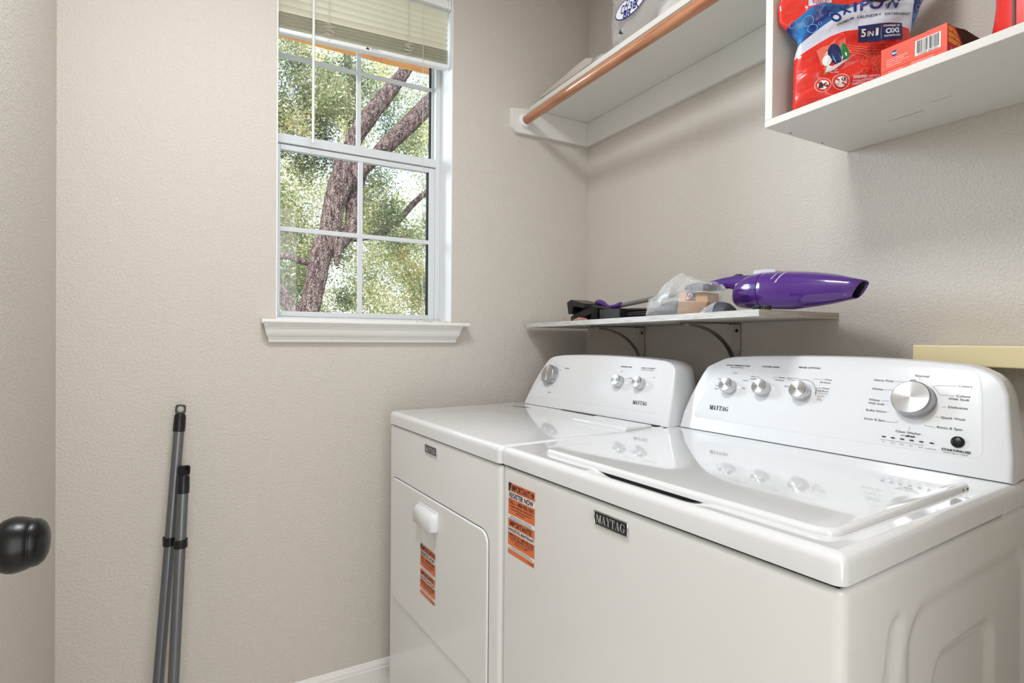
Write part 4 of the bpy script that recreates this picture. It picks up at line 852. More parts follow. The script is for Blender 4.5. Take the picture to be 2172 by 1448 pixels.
def sm(a, b, x): q = max(0.0, min(1.0, (x - a) / (b - a))); return q * q * (3 - 2 * q)
def rbox_sd(v, z, v0, v1, z0, z1, r):
    cx, cz = (v0 + v1) / 2, (z0 + z1) / 2; qx = abs(v - cx) - (v1 - v0) / 2 + r; qz = abs(z - cz) - (z1 - z0) / 2 + r
    return math.hypot(max(qx, 0), max(qz, 0)) + min(max(qx, qz), 0) - r
def washer_side(v, z):
    d = 0
    d += .0035 * (1 - sm(-.012, .010, rbox_sd(v, z, .162, .60, .10, .808, .055)))
    d += .0075 * (1 - sm(-.012, .004, rbox_sd(v, z, .248, .465, .14, .724, .040)))
    c = float(np.interp(z, [.10, .68, .74, .80, .815], [.112, .112, .1165, .130, .137]))
    if z < .83: d += .0050 * (1 - sm(-.007, .004, rbox_sd(v - c, z, -.0155, .0155, .12, .812, .0155)))
    return d

TA = radians(23); CT, ST = cos(TA), sin(TA)
def console(parent, outline, v0, z0, depth, name='console', loc=None, rz=0.0):
    c = MB(); n_ = len(outline)
    cu = sum(p[0] for p in outline) / n_
    def ring(ins, nrm, vback=None):
        out = []
        for (u, s) in outline:
            uu = cu + (u - cu) * (1 - ins * 2.6); s2 = s * (1 - ins * 3.0) if s > .01 else s
            out.append((uu, s2))
        return out
    rings = []
    for ins, off in ((.0075, .0), (.003, -.0012), (.0008, -.0035), (0, -.0075)):
        rings.append([(u, v0 + s * ST - off * CT * 1.0, z0 + s * CT + off * ST) for u, s in ring(ins, off)])
    vb0 = depth
    for q, k in ((.25, 0), (.6, .001), (.9, .004), (1.0, .012)):
        rings.append([(cu + (u - cu) * (1 - k * 2), (v0 + s * ST + .0075 * CT) * (1 - q) + vb0 * q, z0 + s * CT * (1 - k * 2)) for u, s in outline])
    c.loops(rings); o = c.build(name, 'plastic', parent, angle=40); return o
def cframe(u, s, v0, z0, off=.0): return frame((u, v0 + s * ST - off * CT, z0 + s * CT + off * ST), (1, 0, 0), (0, ST, CT))
def knob(parent, name, T, r, h, pang, big=False):
    k = MB(); prof = [(r * 1.06, 0), (r * 1.06, h * .10), (r * 1.03, h * .14), (r * 1.00, h * .80), (r * .985, h * .90), (r * .96, h * .965), (r * .925, h)]
    nn = 120 if big else 72; rings = []
    for i, (rr_, z) in enumerate(prof): rings.append([(rr_ * (1 + (.012 if (j % 2 and 1 < i < 5) else 0)) * cos(2 * pi * j / nn), rr_ * (1 + (.012 if (j % 2 and 1 < i < 5) else 0)) * sin(2 * pi * j / nn), z) for j in range(nn)])
    k.loops(rings, T=T); o = k.build(name, 'knurl' if big else 'chrome', parent, angle=25)
    f = MB(); f.lathe([(r * .915, 0), (r * .915, .0003), (r * .45, .0003), (.0001, .0003)], None, 64, cap1=False); fo = f.build('face_plate', 'brushed', o, angle=60); fo.matrix_basis = T @ Matrix.Translation((0, 0, h + .0002))
    p = MB(); p.box((r * .80, -r * .13, 0), (r * 1.16, r * .13, h * .62), 0, T @ Matrix.Rotation(pang, 4, 'Z')); po = p.build('pointer', 'chrome', o, bevel=.0012)
    return o
def knob_shift(T): return T

# ---- washer ---------------------------------------------------------
wa = machine('washing_machine', (-.8076, -.7891), 3.93); tag(wa, 'white top-load washing machine nearest the camera with its large silver dial', 'washing machine')
mb = MB(); cabinet(mb, .697, .700, .8735, washer_side); mb.build('cabinet', 'enamel', wa, angle=60)
# top deck as a height field with a finger recess in front of the lid
mb = MB(); u0, u1, v0_, v1_ = .012, .6855, .010, .690; nu, nv = 90, 60
vsx = [v0_ + (v1_ - v0_) * (j / nv) ** 1.6 for j in range(nv + 1)]
def deckz(u, v):
    q = sm(.245, .290, u) * (1 - sm(.450, .505, u)); return .9150 - .0100 * q * sm(.008, .034, v) * (1 - sm(.060, .075, v))
vs = [(u0 + (u1 - u0) * i / nu, v, deckz(u0 + (u1 - u0) * i / nu, v)) for v in vsx for i in range(nu + 1)]
mb.add(vs, [(j * (nu + 1) + i, j * (nu + 1) + i + 1, (j + 1) * (nu + 1) + i + 1, (j + 1) * (nu + 1) + i) for j in range(nv) for i in range(nu)])
edge = [(i, (0, -1)) for i in range(nu + 1)] + [(j * (nu + 1) + nu, (1, 0)) for j in range(nv + 1)] + [(nv * (nu + 1) + i, (0, 1)) for i in range(nu, -1, -1)] + [(j * (nu + 1), (-1, 0)) for j in range(nv, -1, -1)]
full = []
for k, (idx, d) in enumerate(edge):
    full.append((idx, d)); nx_ = edge[(k + 1) % len(edge)]
    if nx_[1] != d:
        a0 = math.atan2(d[1], d[0])
        for q in range(1, 6): a = a0 + pi / 2 * q / 6; full.append((idx, (cos(a), sin(a))))
rings = []
r = .013
for a, ex in [(pi / 2 * i / 6, 0) for i in range(7)] + [(pi / 2, -.0225)]:
    rings.append([(vs[idx][0] + d[0] * r * sin(a), vs[idx][1] + d[1] * r * sin(a), .9150 - r * (1 - cos(a)) + ex) for idx, d in full])
mb.loops(rings, cap0=False, cap1=True); mb.build('top_deck', 'deck', wa, angle=60)
MB().box((.008, .008, .870), (.689, .69, .8830)).build('gap_seal', 'dark_gap', wa)
MB().box((.262, .0425, .9035), (.492, .062, .9125)).build('recess_shade', 'dark_gap', wa)  # dark block put in as the shade under the lid's front edge
mb = MB(); slab(mb, .0885, .0385, .6660, .472, .9120, .9235, .026, .0075, 0, 8); lid = mb.build('lid', 'deck', wa, angle=60)
for u_, v_ in ((.6660, .424), (.6661, .440)): MB().add([(u_, v_, .9155), (u_, v_ + .006, .9155), (u_ + .0003, v_ + .003, .9195)], [(0, 1, 2)]).build('hinge_tab', 'dark_gap', wa)
MB().prism([(.083, .450), (.105, .452), (.127, .494), (.098, .492)], Matrix.Identity(4), .9152, .9155).build('grey_patch', 'grey_metal', wa)  # small flat grey patch on the deck
WO = [(.0126, .915), (.0127, .954), (.0200, .993), (.0293, 1.0275), (.0395, 1.059), (.0478, 1.075), (.058, 1.0815), (.0692, 1.0865), (.0935, 1.0980), (.119, 1.1030), (.18, 1.1073), (.252, 1.1101), (.36, 1.1120), (.436, 1.1120), (.50, 1.1103), (.554, 1.1078), (.607, 1.1042), (.6305, 1.0985), (.6493, 1.0889), (.6585, 1.0800), (.6648, 1.0682), (.6705, 1.055), (.682, .990), (.6890, .953), (.6925, .915)]
WO = [(u, (z - .915) / CT) for u, z in WO]
V0, Z0 = .5450, .9168
MB().box((.0150, .5475, .9150), (.6900, .65, .9175)).build('console_gap', 'dark_gap', wa)
con = console(wa, WO, V0, Z0, .662)
def inset_panel(parent, pts, v0, z0):
    m = MB(); T = cframe(0, 0, v0, z0, 0); n_ = len(pts); cx = sum(p[0] for p in pts) / n_; cy = sum(p[1] for p in pts) / n_
    rings = [[(cx + (x - cx) * k, cy + (y - cy) * k, z) for x, y in pts] for k, z in ((1, .0001), (.997, .0003), (.988, .0005))]
    m.loops(rings, T=T); return m.build('control_panel', 'plastic', parent, angle=12)
pan = [(.046, .0335), (.056, .0310), (.30, .0310), (.60, .0310), (.636, .0318), (.6460, .036), (.6490, .045), (.643, .09), (.636, .15), (.629, .180), (.622, .189), (.608, .1935), (.55, .1985), (.44, .2035), (.33, .2035), (.22, .2015), (.13, .195), (.105, .189), (.09, .176), (.068, .12), (.0465, .050)]
wpanel = inset_panel(wa, pan, V0, Z0)
TW = lambda u=0, s=0, o=.0015: cframe(u, s, V0, Z0, o)
TT = TW()
ink = MB()
def wt(s_, x0, y, x1, h, mi=0, shear=0.0, bold=0.005): text(ink, s_, TT, x0, y, h, x1 - x0, mi, shear, bold)
def line(mbk, T, pts, w_=.0004, mi=0):
    for a, b in zip(pts[:-1], pts[1:]):
        a = Vector(a); b = Vector(b); d = (b - a).normalized(); nn = Vector((-d.y, d.x)) * w_ / 2
        mbk.flat([tuple(a - nn), tuple(b - nn), tuple(b + nn), tuple(a + nn)], T, 0, mi)
def flush(par):
    global ink
    k = ink.build('t', ['ink', 'greyink'], None, smooth=False); bm = bmesh.new(); bm.from_mesh(par.data); n0 = len(bm.faces); bm.from_mesh(k.data); bm.faces.ensure_lookup_table()
    if len(par.data.materials) < 3: par.data.materials.append(M['ink']); par.data.materials.append(M['greyink'])
    for f in bm.faces[n0:]: f.material_index += 1
    bm.to_mesh(par.data); bm.free(); bpy.data.objects.remove(k, do_unlink=True); ink = MB()
serif_logo(ink, TT, .0900, .0570, .0548, .0112, 0, 0, .03)
flush(wpanel)
wt('WASH TEMPERATURE', .1047, .1775, .1730, .0034, 0, .2, .02); wt('All Cold Rinses', .1201, .1725, .1555, .0030, 0, .2)
wt('WATER LEVEL', .2052, .1785, .2511, .0034, 0, .2, .02); wt('RINSE OPTION', .2963, .1812, .3446, .0034, 0, .2, .02)
wt('Cool', .1309, .1578, .1429, .0030, 0, .2); wt('Warm', .1633, .1399, .1780, .0030, 0, .2); wt('Hot', .1674, .1196, .1763, .0030, 0, .2); wt('Cold', .0930, .1384, .1050, .0030, 0, .2); wt('Tap', .0905, .1200, .0990, .0030, 0, .2); wt('Cold', .0905, .1117, .1010, .0030, 0, .2)
line(ink, TT, [(.1365, .1560), (.1362, .1535)]); line(ink, TT, [(.1590, .1412), (.1615, .1412)])
flush(wpanel)
wt('Auto', .1832, .1515, .1945, .0032, 0, .2); wt('Sensing', .1832, .1452, .2010, .0032, 0, .2); line(ink, TT, [(.1958, .1528), (.2030, .1528), (.2060, .1500)])
wt('Deep', .2553, .1535, .2698, .0032, 0, .2); wt('Fill Wash', .2468, .1467, .2690, .0032, 0, .2); line(ink, TT, [(.2535, .1548), (.2440, .1548), (.2400, .1515)])
flush(wpanel)
wt('Auto', .2742, .1540, .2865, .0032, 0, .2); wt('+Extra Rinse', .2745, .1498, .2945, .0022, 1, .2); line(ink, TT, [(.2885, .1553), (.3020, .1553), (.3055, .1520)]); wt('Auto', .2725, .1335, .2830, .0032, 0, .2)
wt('Deep', .3603, .1559, .3749, .0032, 0, .2); wt('Fill Rinse', .3515, .1488, .3740, .0032, 0, .2); wt('Deep', .3598, .1356, .3740, .0032, 0, .2); wt('Fill Rinse', .3511, .1288, .3735, .0032, 0, .2); wt('+Extra Rinse', .3520, .1240, .3735, .0022, 1, .2)
for i, s_ in enumerate(('Use with', 'fabric', 'softener')): wt(s_, .3520, .1180 - i * .0045, (.3665, .3615, .3655)[i], .0022, 1, .2)
line(ink, TT, [(.3585, .1572), (.3385, .1572), (.3330, .1535)]); line(ink, TT, [(.3585, .1368), (.3475, .1368)])
arcp = [(.3170 + .0300 * cos(a), .1240 + .0300 * sin(a)) for a in [radians(112 - i * 6.6) for i in range(18)]]; line(ink, TT, arcp, .0006); line(ink, TT, [(.3475, .1368), (.3485, .1180)], .0006)
flush(wpanel)
wt('Normal', .5287, .1756, .5512, .0040); wt('Heavy Duty', .4579, .1618, .4933, .0040); wt('Whites', .4573, .1426, .4781, .0040); wt('Whites', .4558, .1190, .4765, .0040); wt('With Soak', .4558, .1118, .4860, .0040); wt('Bulky Items', .4550, .0968, .4904, .0040); wt('Drain & Spin', .4550, .0785, .4922, .0040)
wt('Clean Washer', .5141, .0606, .5561, .0042); wt('with', .5235, .0548, .5305, .0026); wt('affresh', .5315, .0543, .5470, .0036, 0, .1, .04)
wt('Colors', .5990, .1602, .6193, .0040); wt('Colors', .5985, .1408, .6190, .0040); wt('With Soak', .5872, .1344, .6190, .0040); wt('Delicates', .5896, .1183, .6184, .0040); wt('Quick Wash', .5813, .0972, .6177, .0040); wt('Rinse & Spin', .5781, .0782, .6163, .0040)
for pl_ in ([(.4950, .1632), (.5120, .1632)], [(.4800, .1442), (.4950, .1442)], [(.4790, .1207), (.4925, .1207)], [(.4915, .0985), (.4960, .0985)], [(.4935, .0790), (.5115, .0790), (.5150, .0830)], [(.5370, .1742), (.5370, .1690)], [(.5355, .0745), (.5350, .0680)], [(.5965, .1614), (.5640, .1600), (.5600, .1575), (.5660, .1520), (.5730, .1420), (.5960, .1420)], [(.5800, .1196), (.5865, .1196)], [(.5735, .0985), (.5790, .0985)], [(.5755, .0792), (.5600, .0800), (.5575, .0830)]): line(ink, TT, pl_)
flush(wpanel)
line(ink, TT, [(.4907, .0424), (.5632, .0424)])
for i, s_ in enumerate(('Fill', 'Wash', 'Rinse', 'Spin', 'Done')): text(ink, s_, TT, .4970 + i * .0155, .0372, .0024, None, 1, .15, 0, 0, 'c')
text(ink, 'LidLock', TT, .5755, .0366, .0024, .0165, 1, .15, 0, 0, 'c')
flush(wpanel)
wt('START/PAUSE', .5908, .0386, .6332, .0040, 0, 0, .03); wt('Hold 3 sec to Cancel', .5941, .0345, .6300, .0026, 0, 0, 0)
flush(wpanel)
for x, y in [(.4960 + i * .01565, .0484) for i in range(5)] + [(.5748, .0484)]:
    m = MB(); m.loops([[(a, b, z) for a, b in rrect(x - .0034, y - .0011, x + .0034, y + .0011, .001, 3)] for z in (0, .0005)], T=TT); m.build('indicator_light', 'ink', wa)
for i, (u_, s_, r_, h_, pa) in enumerate(((.1320, .1205, .0182, .0215, radians(-12)), (.2225, .1230, .0185, .0215, radians(118)), (.3165, .1238, .0200, .0215, radians(160)))):
    knob(wa, 'control_knob', TW(u_, s_, .001), r_ * 1.0, h_, pa)
kn = knob(wa, 'cycle_dial', TW(.5355, .1262, .001), .0335, .0225, radians(97), True)
m = MB(); m.lathe([(.0102, 0), (.0100, .002), (.0092, .0042), (.006, .0050), (.0002, .0053)], TW(.6125, .0569, .001), 36); m.build('start_button', 'black_gloss', wa, angle=60)
# badge
def badge(parent, x0, x1, z0, z1):
    T = frame((x0, 0, z0), (1, 0, 0), (0, 0, 1)); w_, h_ = x1 - x0, z1 - z0
    m = MB(); m.loops([[(a, b, z) for a, b in rrect(i_, i_, w_ - i_, h_ - i_, .0012, 3)] for i_, z in ((0, .0), (0, .0020), (.0006, .0030), (.0018, .0030), (.0022, .0022))], T=T); o = m.build('name_badge', 'chrome', parent, angle=25)
    m = MB(); m.box((.0022, .0022, .001), (w_ - .0022, h_ - .0022, .0024), 0, T); serif_logo(m, T, .0055, .0050, w_ - .011, h_ - .0100, 1, .0030)
    m.build('badge_plate', ['badge_black', 'silver_letter'], o, smooth=False); return o
badge(wa, .2960, .3755, .8345, .8585)
def sticker(parent, x0, z0, w_, h_, tilt=0.0):
    T = frame((x0, -.0003, z0), (1, 0, tilt), (0, 0, 1)); m = MB(); k = h_ / 149.0; s = w_ / 95.0
    m.flat([(0, 0), (w_, 0), (w_, h_), (0, h_)], T, 0, 1)
    for a, b in ((149, 131), (117, 83), (73, 57), (46, 18), (10, 0)): m.flat([(0, b * k), (w_, b * k), (w_, a * k), (0, a * k)], T, .0002, 0)
    z = .0004
    def tx(st, x, y, h, w, bold=.02, mi=2): text(m, st, T, x * s, y * k, h * k, w * s, mi, 0, bold, z)
    m.flat([(0, h_), (11 * s, h_), (4 * s, h_ - 18 * k), (0, h_ - 18 * k)], T, z, 2); m.flat([(11 * s, h_), (4 * s, h_ - 18 * k), (11 * s, h_ - 8 * k)], T, z, 3)
    tx('IMPORTANT!', 12, 134, 12, 68, .03); m.flat([(87 * s + 5 * s * cos(q), 140 * k + 5.5 * k * sin(q)) for q in [2 * pi * i / 20 for i in range(20)]], T, z, 2); text(m, 'L', T, 85 * s, 137 * k, 6 * k, 4 * s, 0, 0, .03, z + .0002)
    tx('REGISTER NOW', 3, 119, 10, 87, .03); tx('CALL 1-888-900-3381', 2, 106, 8, 89, .02); tx('YOU MUST REGISTER YOUR PRODUCT', 3, 99, 4, 88, .015); tx('With Maytag of Benefits, Recall Notification &', 8, 94, 2.6, 76); tx('Quality Assurance', 28, 89, 2.6, 34)
    tx('Failure to register does not impact your warranty rights', 8, 79, 2.2, 76); tx('For full Terms & Conditions visit www.maytag.com/register', 5, 75.5, 2.2, 82)
    m.flat([(0, 72.6 * k), (w_, 72.6 * k), (w_, 73.4 * k), (0, 73.4 * k)], T, z, 2)
    tx('IMPORTANTE!', 6, 60, 10, 80, .03); tx('ENREGISTREZ MAINTENANT', 1, 48.5, 6.5, 93, .02); tx('APPELEZ LE 1-888-900-3381', 3, 38, 6, 89, .015); tx('VOUS DEVEZ ENREGISTRER VOTRE PRODUIT', 4, 33, 3.4, 87); tx('Pour recevoir des avis, rappels et', 10, 29, 2.4, 72); tx('assurance de la qualite', 24, 25, 2.4, 46)
    tx('Le defaut d enregistrer ne diminue pas vos droits', 12, 15, 2.0, 70); tx('Pour les modalites visitez www.maytag.ca/enregistrer', 2, 12, 2.0, 88); tx('W10785164A', 72, 3, 2.6, 20)
    return m.build('register_sticker', ['orange', 'paper_white', 'ink', 'grey_metal'], parent, smooth=False)
sticker(wa, .0245, .6960, .0955, .1490, -.008)
# clear tape on the right of the top
m = MB(); T = frame((.7038, .455, .8785), (0, 1, 0), (0, 0, 1)); rnd = random.Random(1); vs = []
for j in range(5):
    for i in range(16): vs.append((i * .0095, j * .0035 + (.0012 * i if j == 4 else 0) * .3, .0006 + rnd.uniform(0, .0010)))
m.add(vs, [(j * 16 + i, j * 16 + i + 1, (j + 1) * 16 + i + 1, (j + 1) * 16 + i) for j in range(4) for i in range(15)], 0, T); m.build('clear_tape', 'film2', wa, angle=20)

# ---- dryer ----------------------------------------------------------
dr = machine('clothes_dryer', (-.855, -.1207), 3.93); tag(dr, 'white front-load clothes dryer in the corner beside the window wall', 'clothes dryer')
mb = MB(); cabinet(mb, .667, .700, .8725, None, .045); cab = mb.build('cabinet', 'enamel', dr, angle=60)
for x_, y_ in ((.05, .06), (.636, .06), (.05, .64), (.636, .64)): MB().lathe([(.018, 0), (.018, .012), (.008, .014), (.008, .046)], Matrix.Translation((x_, y_, 0)), 16).build('leveling_foot', 'dark_gap', dr)
mb = MB(); slab(mb, -.001, -.003, .669, .700, .8768, .9150, .016, .013, 0, 8); mb.build('top_panel', 'deck', dr, angle=60)
mb = MB(); mb.box((.008, .008, .8690), (.659, .69, .8830)); mb.build('gap_seal', 'dark_gap', dr)
# door with seam groove
dx0, dx1, dz0, dz1 = .0285, .6180, .3440, .7150
T = frame((0, 0, 0), (1, 0, 0), (0, 0, 1))
m = MB(); m.loops([[(a, b, .0006) for a, b in rrect(dx0 - .0016, dz0 - .0016, dx1 + .0016, dz1 + .0016, .030, 8)], [(a, b, .0006) for a, b in rrect(dx0 + .002, dz0 + .002, dx1 - .002, dz1 - .002, .027, 8)]], cap0=False, cap1=False, T=T); m.build('door_seam', 'dark_gap', dr)
m = MB(); rings = [[(a, b, z) for a, b in rrect(dx0 + i_, dz0 + i_, dx1 - i_, dz1 - i_, .029 - i_, 8)] for i_, z in ((.0002, .0004), (.0005, .0026), (.0018, .0044), (.0040, .0050))]
# door face keeps a scooped recess below the handle
rec = rrect(.262, .583, .350, .646, .018, 8)
m.loops(rings, cap0=False, cap1=False, T=T)
outer = rings[-1]; bm = bmesh.new(); vo = [bm.verts.new(T @ Vector(p)) for p in outer]; vi = [bm.verts.new(T @ Vector((a, b, .0050))) for a, b in rec]
eo = [bm.edges.new((vo[i], vo[(i + 1) % len(vo)])) for i in range(len(vo))]; ei = [bm.edges.new((vi[i], vi[(i + 1) % len(vi)])) for i in range(len(vi))]
bmesh.ops.triangle_fill(bm, use_beauty=True, use_dissolve=False, edges=eo + ei); bm.verts.index_update()
m.add([tuple(v.co) for v in bm.verts], [tuple(v.index for v in f.verts) for f in bm.faces]); bm.free()
cxr, czr = .306, .63; rr_ = []
for k, z in ((1, .0050), (.97, .0045), (.90, .0022), (.80, .0006)): rr_.append([(cxr + (a - cxr) * k, czr + (b - czr) * k, z) for a, b in rec])
m.loops(rr_, cap0=False, cap1=True, T=T); ddoor = m.build('door', 'enamel', dr, angle=30)
# handle
m = MB(); rings = []
for z, i_ in ((.0048, .0), (.0075, .0), (.0085, .001)): rings.append([(a, b, z) for a, b in rrect(.236 + i_, .6385, .369 - i_, .6900 - i_, .012, 6)])
m.loops(rings, T=T)
prof = [(.0085, .6860), (.0180, .6830), (.0245, .6760), (.0270, .6660), (.0270, .6420), (.0250, .6400), (.0085, .6400)]
rings = [[(x_, -(.0) - d_ * k_, z_) for d_, z_ in prof] for x_, k_ in ((.2400, .45), (.2440, .82), (.2500, 1.0), (.3550, 1.0), (.3610, .82), (.3650, .45))]
m.loops(rings); m.build('door_handle', 'plastic', ddoor, angle=40)
st_ = sticker(dr, .2565, .4420, .0945, .1370, -.01); st_.location = (0, -.0056, 0)
badge(dr, .2725, .3480, .8325, .8560)
# lint screen lid
m = MB(); slab(m, 0, 0, .206, .098, .0, .0075, .003, .003, 0, 4); o = m.build('lint_screen_lid', 'deck', dr, angle=50); o.location = (.4560, .3650, .9152); o.rotation_euler = (0, 0, radians(2.0))
MB().prism([(.090, .402), (.118, .404), (.158, .428), (.130, .430)], Matrix.Identity(4), .9152, .9155).build('grey_patch', 'grey_metal', dr)  # flat grey four-sided patch on the dryer top
V1 = 0.0; DO = [(0, 0), (.0051, .030), (.0110, .058), (.018, .0855), (.028, .114), (.041, .1417), (.053, .1660), (.063, .1760), (.0761, .1824), (.098, .1868), (.130, .1900), (.1937, .1930), (.26, .1950), (.3195, .1955), (.40, .1950), (.4691, .1932), (.53, .1902), (.5696, .1874), (.588, .1830), (.6012, .1754), (.6085, .1690), (.6135, .1603), (.6180, .14), (.6294, .0793), (.637, .03), (.6409, 0)]
dc = console(dr, DO, 0, .9160, .150); dc.location = (.0384, .4841, 0); dc.rotation_euler = (0, 0, radians(2.12))
MB().box((.045, .492, .9150), (.655, .62, .9168)).build('console_gap', 'dark_gap', dr)
def DP(o): o.parent = dr; o.location = dc.location; o.rotation_euler = dc.rotation_euler; return o
pan = [(.030, .034), (.045, .031), (.30, .031), (.57, .031), (.587, .034), (.592, .044), (.583, .09), (.571, .145), (.566, .166), (.560, .176), (.545, .181), (.47, .1855), (.36, .1875), (.25, .187), (.15, .183), (.10, .179), (.083, .170), (.058, .13), (.032, .055)]
dpanel = DP(inset_panel(dr, pan, 0, .9160))
ink = MB(); TT = cframe(0, 0, 0, .9160, .0015)
serif_logo(ink, TT, .4985, .0497, .0525, .0108, 0, 0, .03)
flush(dpanel)
wt('TEMPERATURE', .4110, .1585, .4560, .0034, 0, .2, .02); wt('PUSH TO START', .4936, .1583, .5449, .0034, 0, .2, .02); wt('End of Cycle Signal', .4939, .1530, .5415, .0026, 0, .2); wt('High', .4578, .1245, .4685, .0030, 0, .2); wt('Low', .4180, .1440, .4260, .0028, 0, .2); wt('On', .5457, .1318, .5525, .0030, 0, .2); line(ink, TT, [(.5250, .1300), (.5290, .1330), (.5430, .1330)], .0003, 1); line(ink, TT, [(.4495, .1260), (.4560, .1258)], .0003)
flush(dpanel)
wt('TIMED DRY', .1606, .1395, .1830, .0034, 0, .15, .02); wt('AIR ONLY', .1130, .0490, .1300, .0034, 0, .15, .02); wt('AUTO', .0720, .1380, .0820, .0026, 0, .15); wt('Less', .0560, .1010, .0660, .0024); wt('Normal', .0530, .0955, .0670, .0024); wt('More Dry', .0500, .0895, .0680, .0024)
for i in range(30):
    a = radians(88 - i * 7.4); R0 = .0372; cx_, cy_ = .1035, .1130
    line(ink, TT, [(cx_ + R0 * cos(a), cy_ + R0 * sin(a)), (cx_ + (R0 + .0018) * cos(a), cy_ + (R0 + .0018) * sin(a))], .0007)
    if i % 4 == 0: text(ink, str(70 - i * 2), TT, cx_ + (R0 + .006) * cos(a), cy_ + (R0 + .006) * sin(a) - .001, .0024, .004, 0, 0, 0, 0, 'c')
flush(dpanel)
for nm, u_, s_, r_, h_, pa, bg_ in (('cycle_dial', .1035, .1125, .0310, .0225, radians(-42), True), ('control_knob', .4250, .1105, .0172, .0210, radians(50), False), ('control_knob', .5075, .1105, .0172, .0210, radians(112), False)):
    DP(knob(dr, nm, cframe(u_, s_, 0, .9160, .001), r_, h_, pa, bg_))

# ================================================================== POLES by the left wall corner
def pole(name, lab, top, low, rad, capflip):
    P = Vector(top); Q = Vector(low); d = (P - Q).normalized(); e = empty(name, Q); tag(e, lab, 'pole', 'grey poles leaning on the window wall')
    P2(MB().tube([tuple(Q), tuple(P - d * .068)], rad, 28).build('pole_tube', 'pole', e), e)
    side = Vector((1, 0, 0)).cross(d).normalized(); xx = d.cross(side).normalized()
    T = frame(tuple(P - d * .074), tuple(xx), tuple(side * -1)) if False else frame(tuple(P - d * .074), tuple(Vector((1, 0, 0)) - d * d.x), tuple(d.cross(Vector((1, 0, 0)))))
    m = MB(); m.lathe([(rad * 1.02, 0), (rad * 1.16, .0015), (rad * 1.12, .006), (rad * 1.12, .0085), (rad * 1.16, .009), (rad * 1.10, .044), (rad * 1.02, .046), (rad * .86, .047), (rad * .84, .050)], T, 28)
    P2(m.build('pole_cap', 'black', e, angle=40), e)
    # hanging eye
    m = MB(); a_ = radians(0 if not capflip else 50); hw = rad * .98
    TE = T @ Matrix.Translation((0, 0, .048)) @ Matrix.Rotation(a_, 4, 'Z')
    outer = [(-hw * .86, 0), (-hw, .008), (-hw, .020), (-hw * .8, .0255), (0, .0270), (hw * .8, .0255), (hw, .020), (hw, .008), (hw * .86, 0)]
    inner = [(-hw * .30, .0060), (-hw * .58, .0105), (-hw * .62, .0160), (-hw * .40, .0205), (0, .0220), (hw * .40, .0205), (hw * .62, .0160), (hw * .58, .0105), (hw * .30, .0060)]
    for i in range(len(outer) - 1):
        for sgn in (0,):
            a0, a1, b0, b1_ = outer[i], outer[i + 1], inner[i], inner[i + 1]
            vs = [(p[0], y_, p[1]) for y_ in (-rad * .62, rad * .62) for p in (a0, a1, b1_, b0)]
            m.add(vs, [(0, 1, 2, 3), (7, 6, 5, 4), (0, 4, 5, 1), (3, 2, 6, 7), (0, 3, 7, 4), (1, 5, 6, 2)], 0, TE)
    m.add([(p[0], y_, p[1]) for y_ in (-rad * .62, rad * .62) for p in (outer[0], inner[0], inner[-1], outer[-1])], [(0, 1, 2, 3), (7, 6, 5, 4), (0, 4, 5, 1), (1, 5, 6, 2), (2, 6, 7, 3)], 0, TE)
    P2(m.build('hanging_eye', 'black', e, angle=50), e)
    return e, P, Q, d
p1 = pole('broom_pole', 'taller grey metal pole with a black eyelet cap leaning on the window wall', (-1.4252, -.0400, .9543), (-1.4860, -.150, 0.0), .0132, False)
p2 = pole('dustpan_pole', 'shorter grey metal pole clipped beside the taller pole on the window wall', (-1.4153, -.0850, .7927), (-1.4445, -.205, 0.0), .0132, True)
m = MB(); z = .592
def at(p, z): P, Q = p[1], p[2]; return Q.lerp(P, (z - Q.z) / (P.z - Q.z))
a = at(p1, z); b = at(p2, z)
for c, a0, a1 in ((a, .3, 5.6), (b, 3.6, 8.6)):
    pts = [(c.x + .0150 * cos(q), c.y + .0150 * sin(q), c.z) for q in [a0 + (a1 - a0) * i / 18 for i in range(19)]]
    rings = [[(x, y, z_ - .011), (x, y, z_ + .011), (c.x + (x - c.x) * 1.14, c.y + (y - c.y) * 1.14, z_ + .011), (c.x + (x - c.x) * 1.14, c.y + (y - c.y) * 1.14, z_ - .011)] for x, y, z_ in pts]; m.loops(rings)
P2(m.build('pole_clip', 'black', p2[0], angle=40), p2[0])

# ================================================================== CEILING LAMP (above the frame)
cl = empty('ceiling_lamp', (-1.29, -1.02, H)); tag(cl, 'round white ceiling lamp in the middle of the room', 'lamp')
P2(MB().lathe([(.11, H - .0005), (.11, H - .02), (.09, H - .025)], Matrix.Translation((-1.29, -1.02, 0)), 40).build('lamp_base', 'white_vinyl', cl), cl)

# ================================================================== OUTSIDE
structure(MB().box((-30, .4, -.36), (30, 40, -.3)).build('ground', 'ground', smooth=False))
ev = empty('roof_eave', (-.3, .9, 2.6)); tag(ev, 'warm cedar eave beam outside along the top of the window', 'eave')
P2(MB().box((-3.2, .88, 2.520), (3.2, .92, 2.665)).build('fascia_beam', 'beam', ev, bevel=.003), ev)
mb = MB()
for x, r_ in ((-.60, .010), (-.72, .006), (-.40, .008), (-.88, .007), (-.20, .008)): P2(MB().lathe([(r_, 0), (.0005, .0006)], frame((x, .8799, 2.545 if x > -.7 else 2.56), (1, 0, 0), (0, 0, 1)), 14).build('wood_knot', 'knot', ev), ev)
P2(MB().box((-3.2, .165, 2.665), (3.2, .92, 2.685)).build('soffit', 'trim', ev), ev)

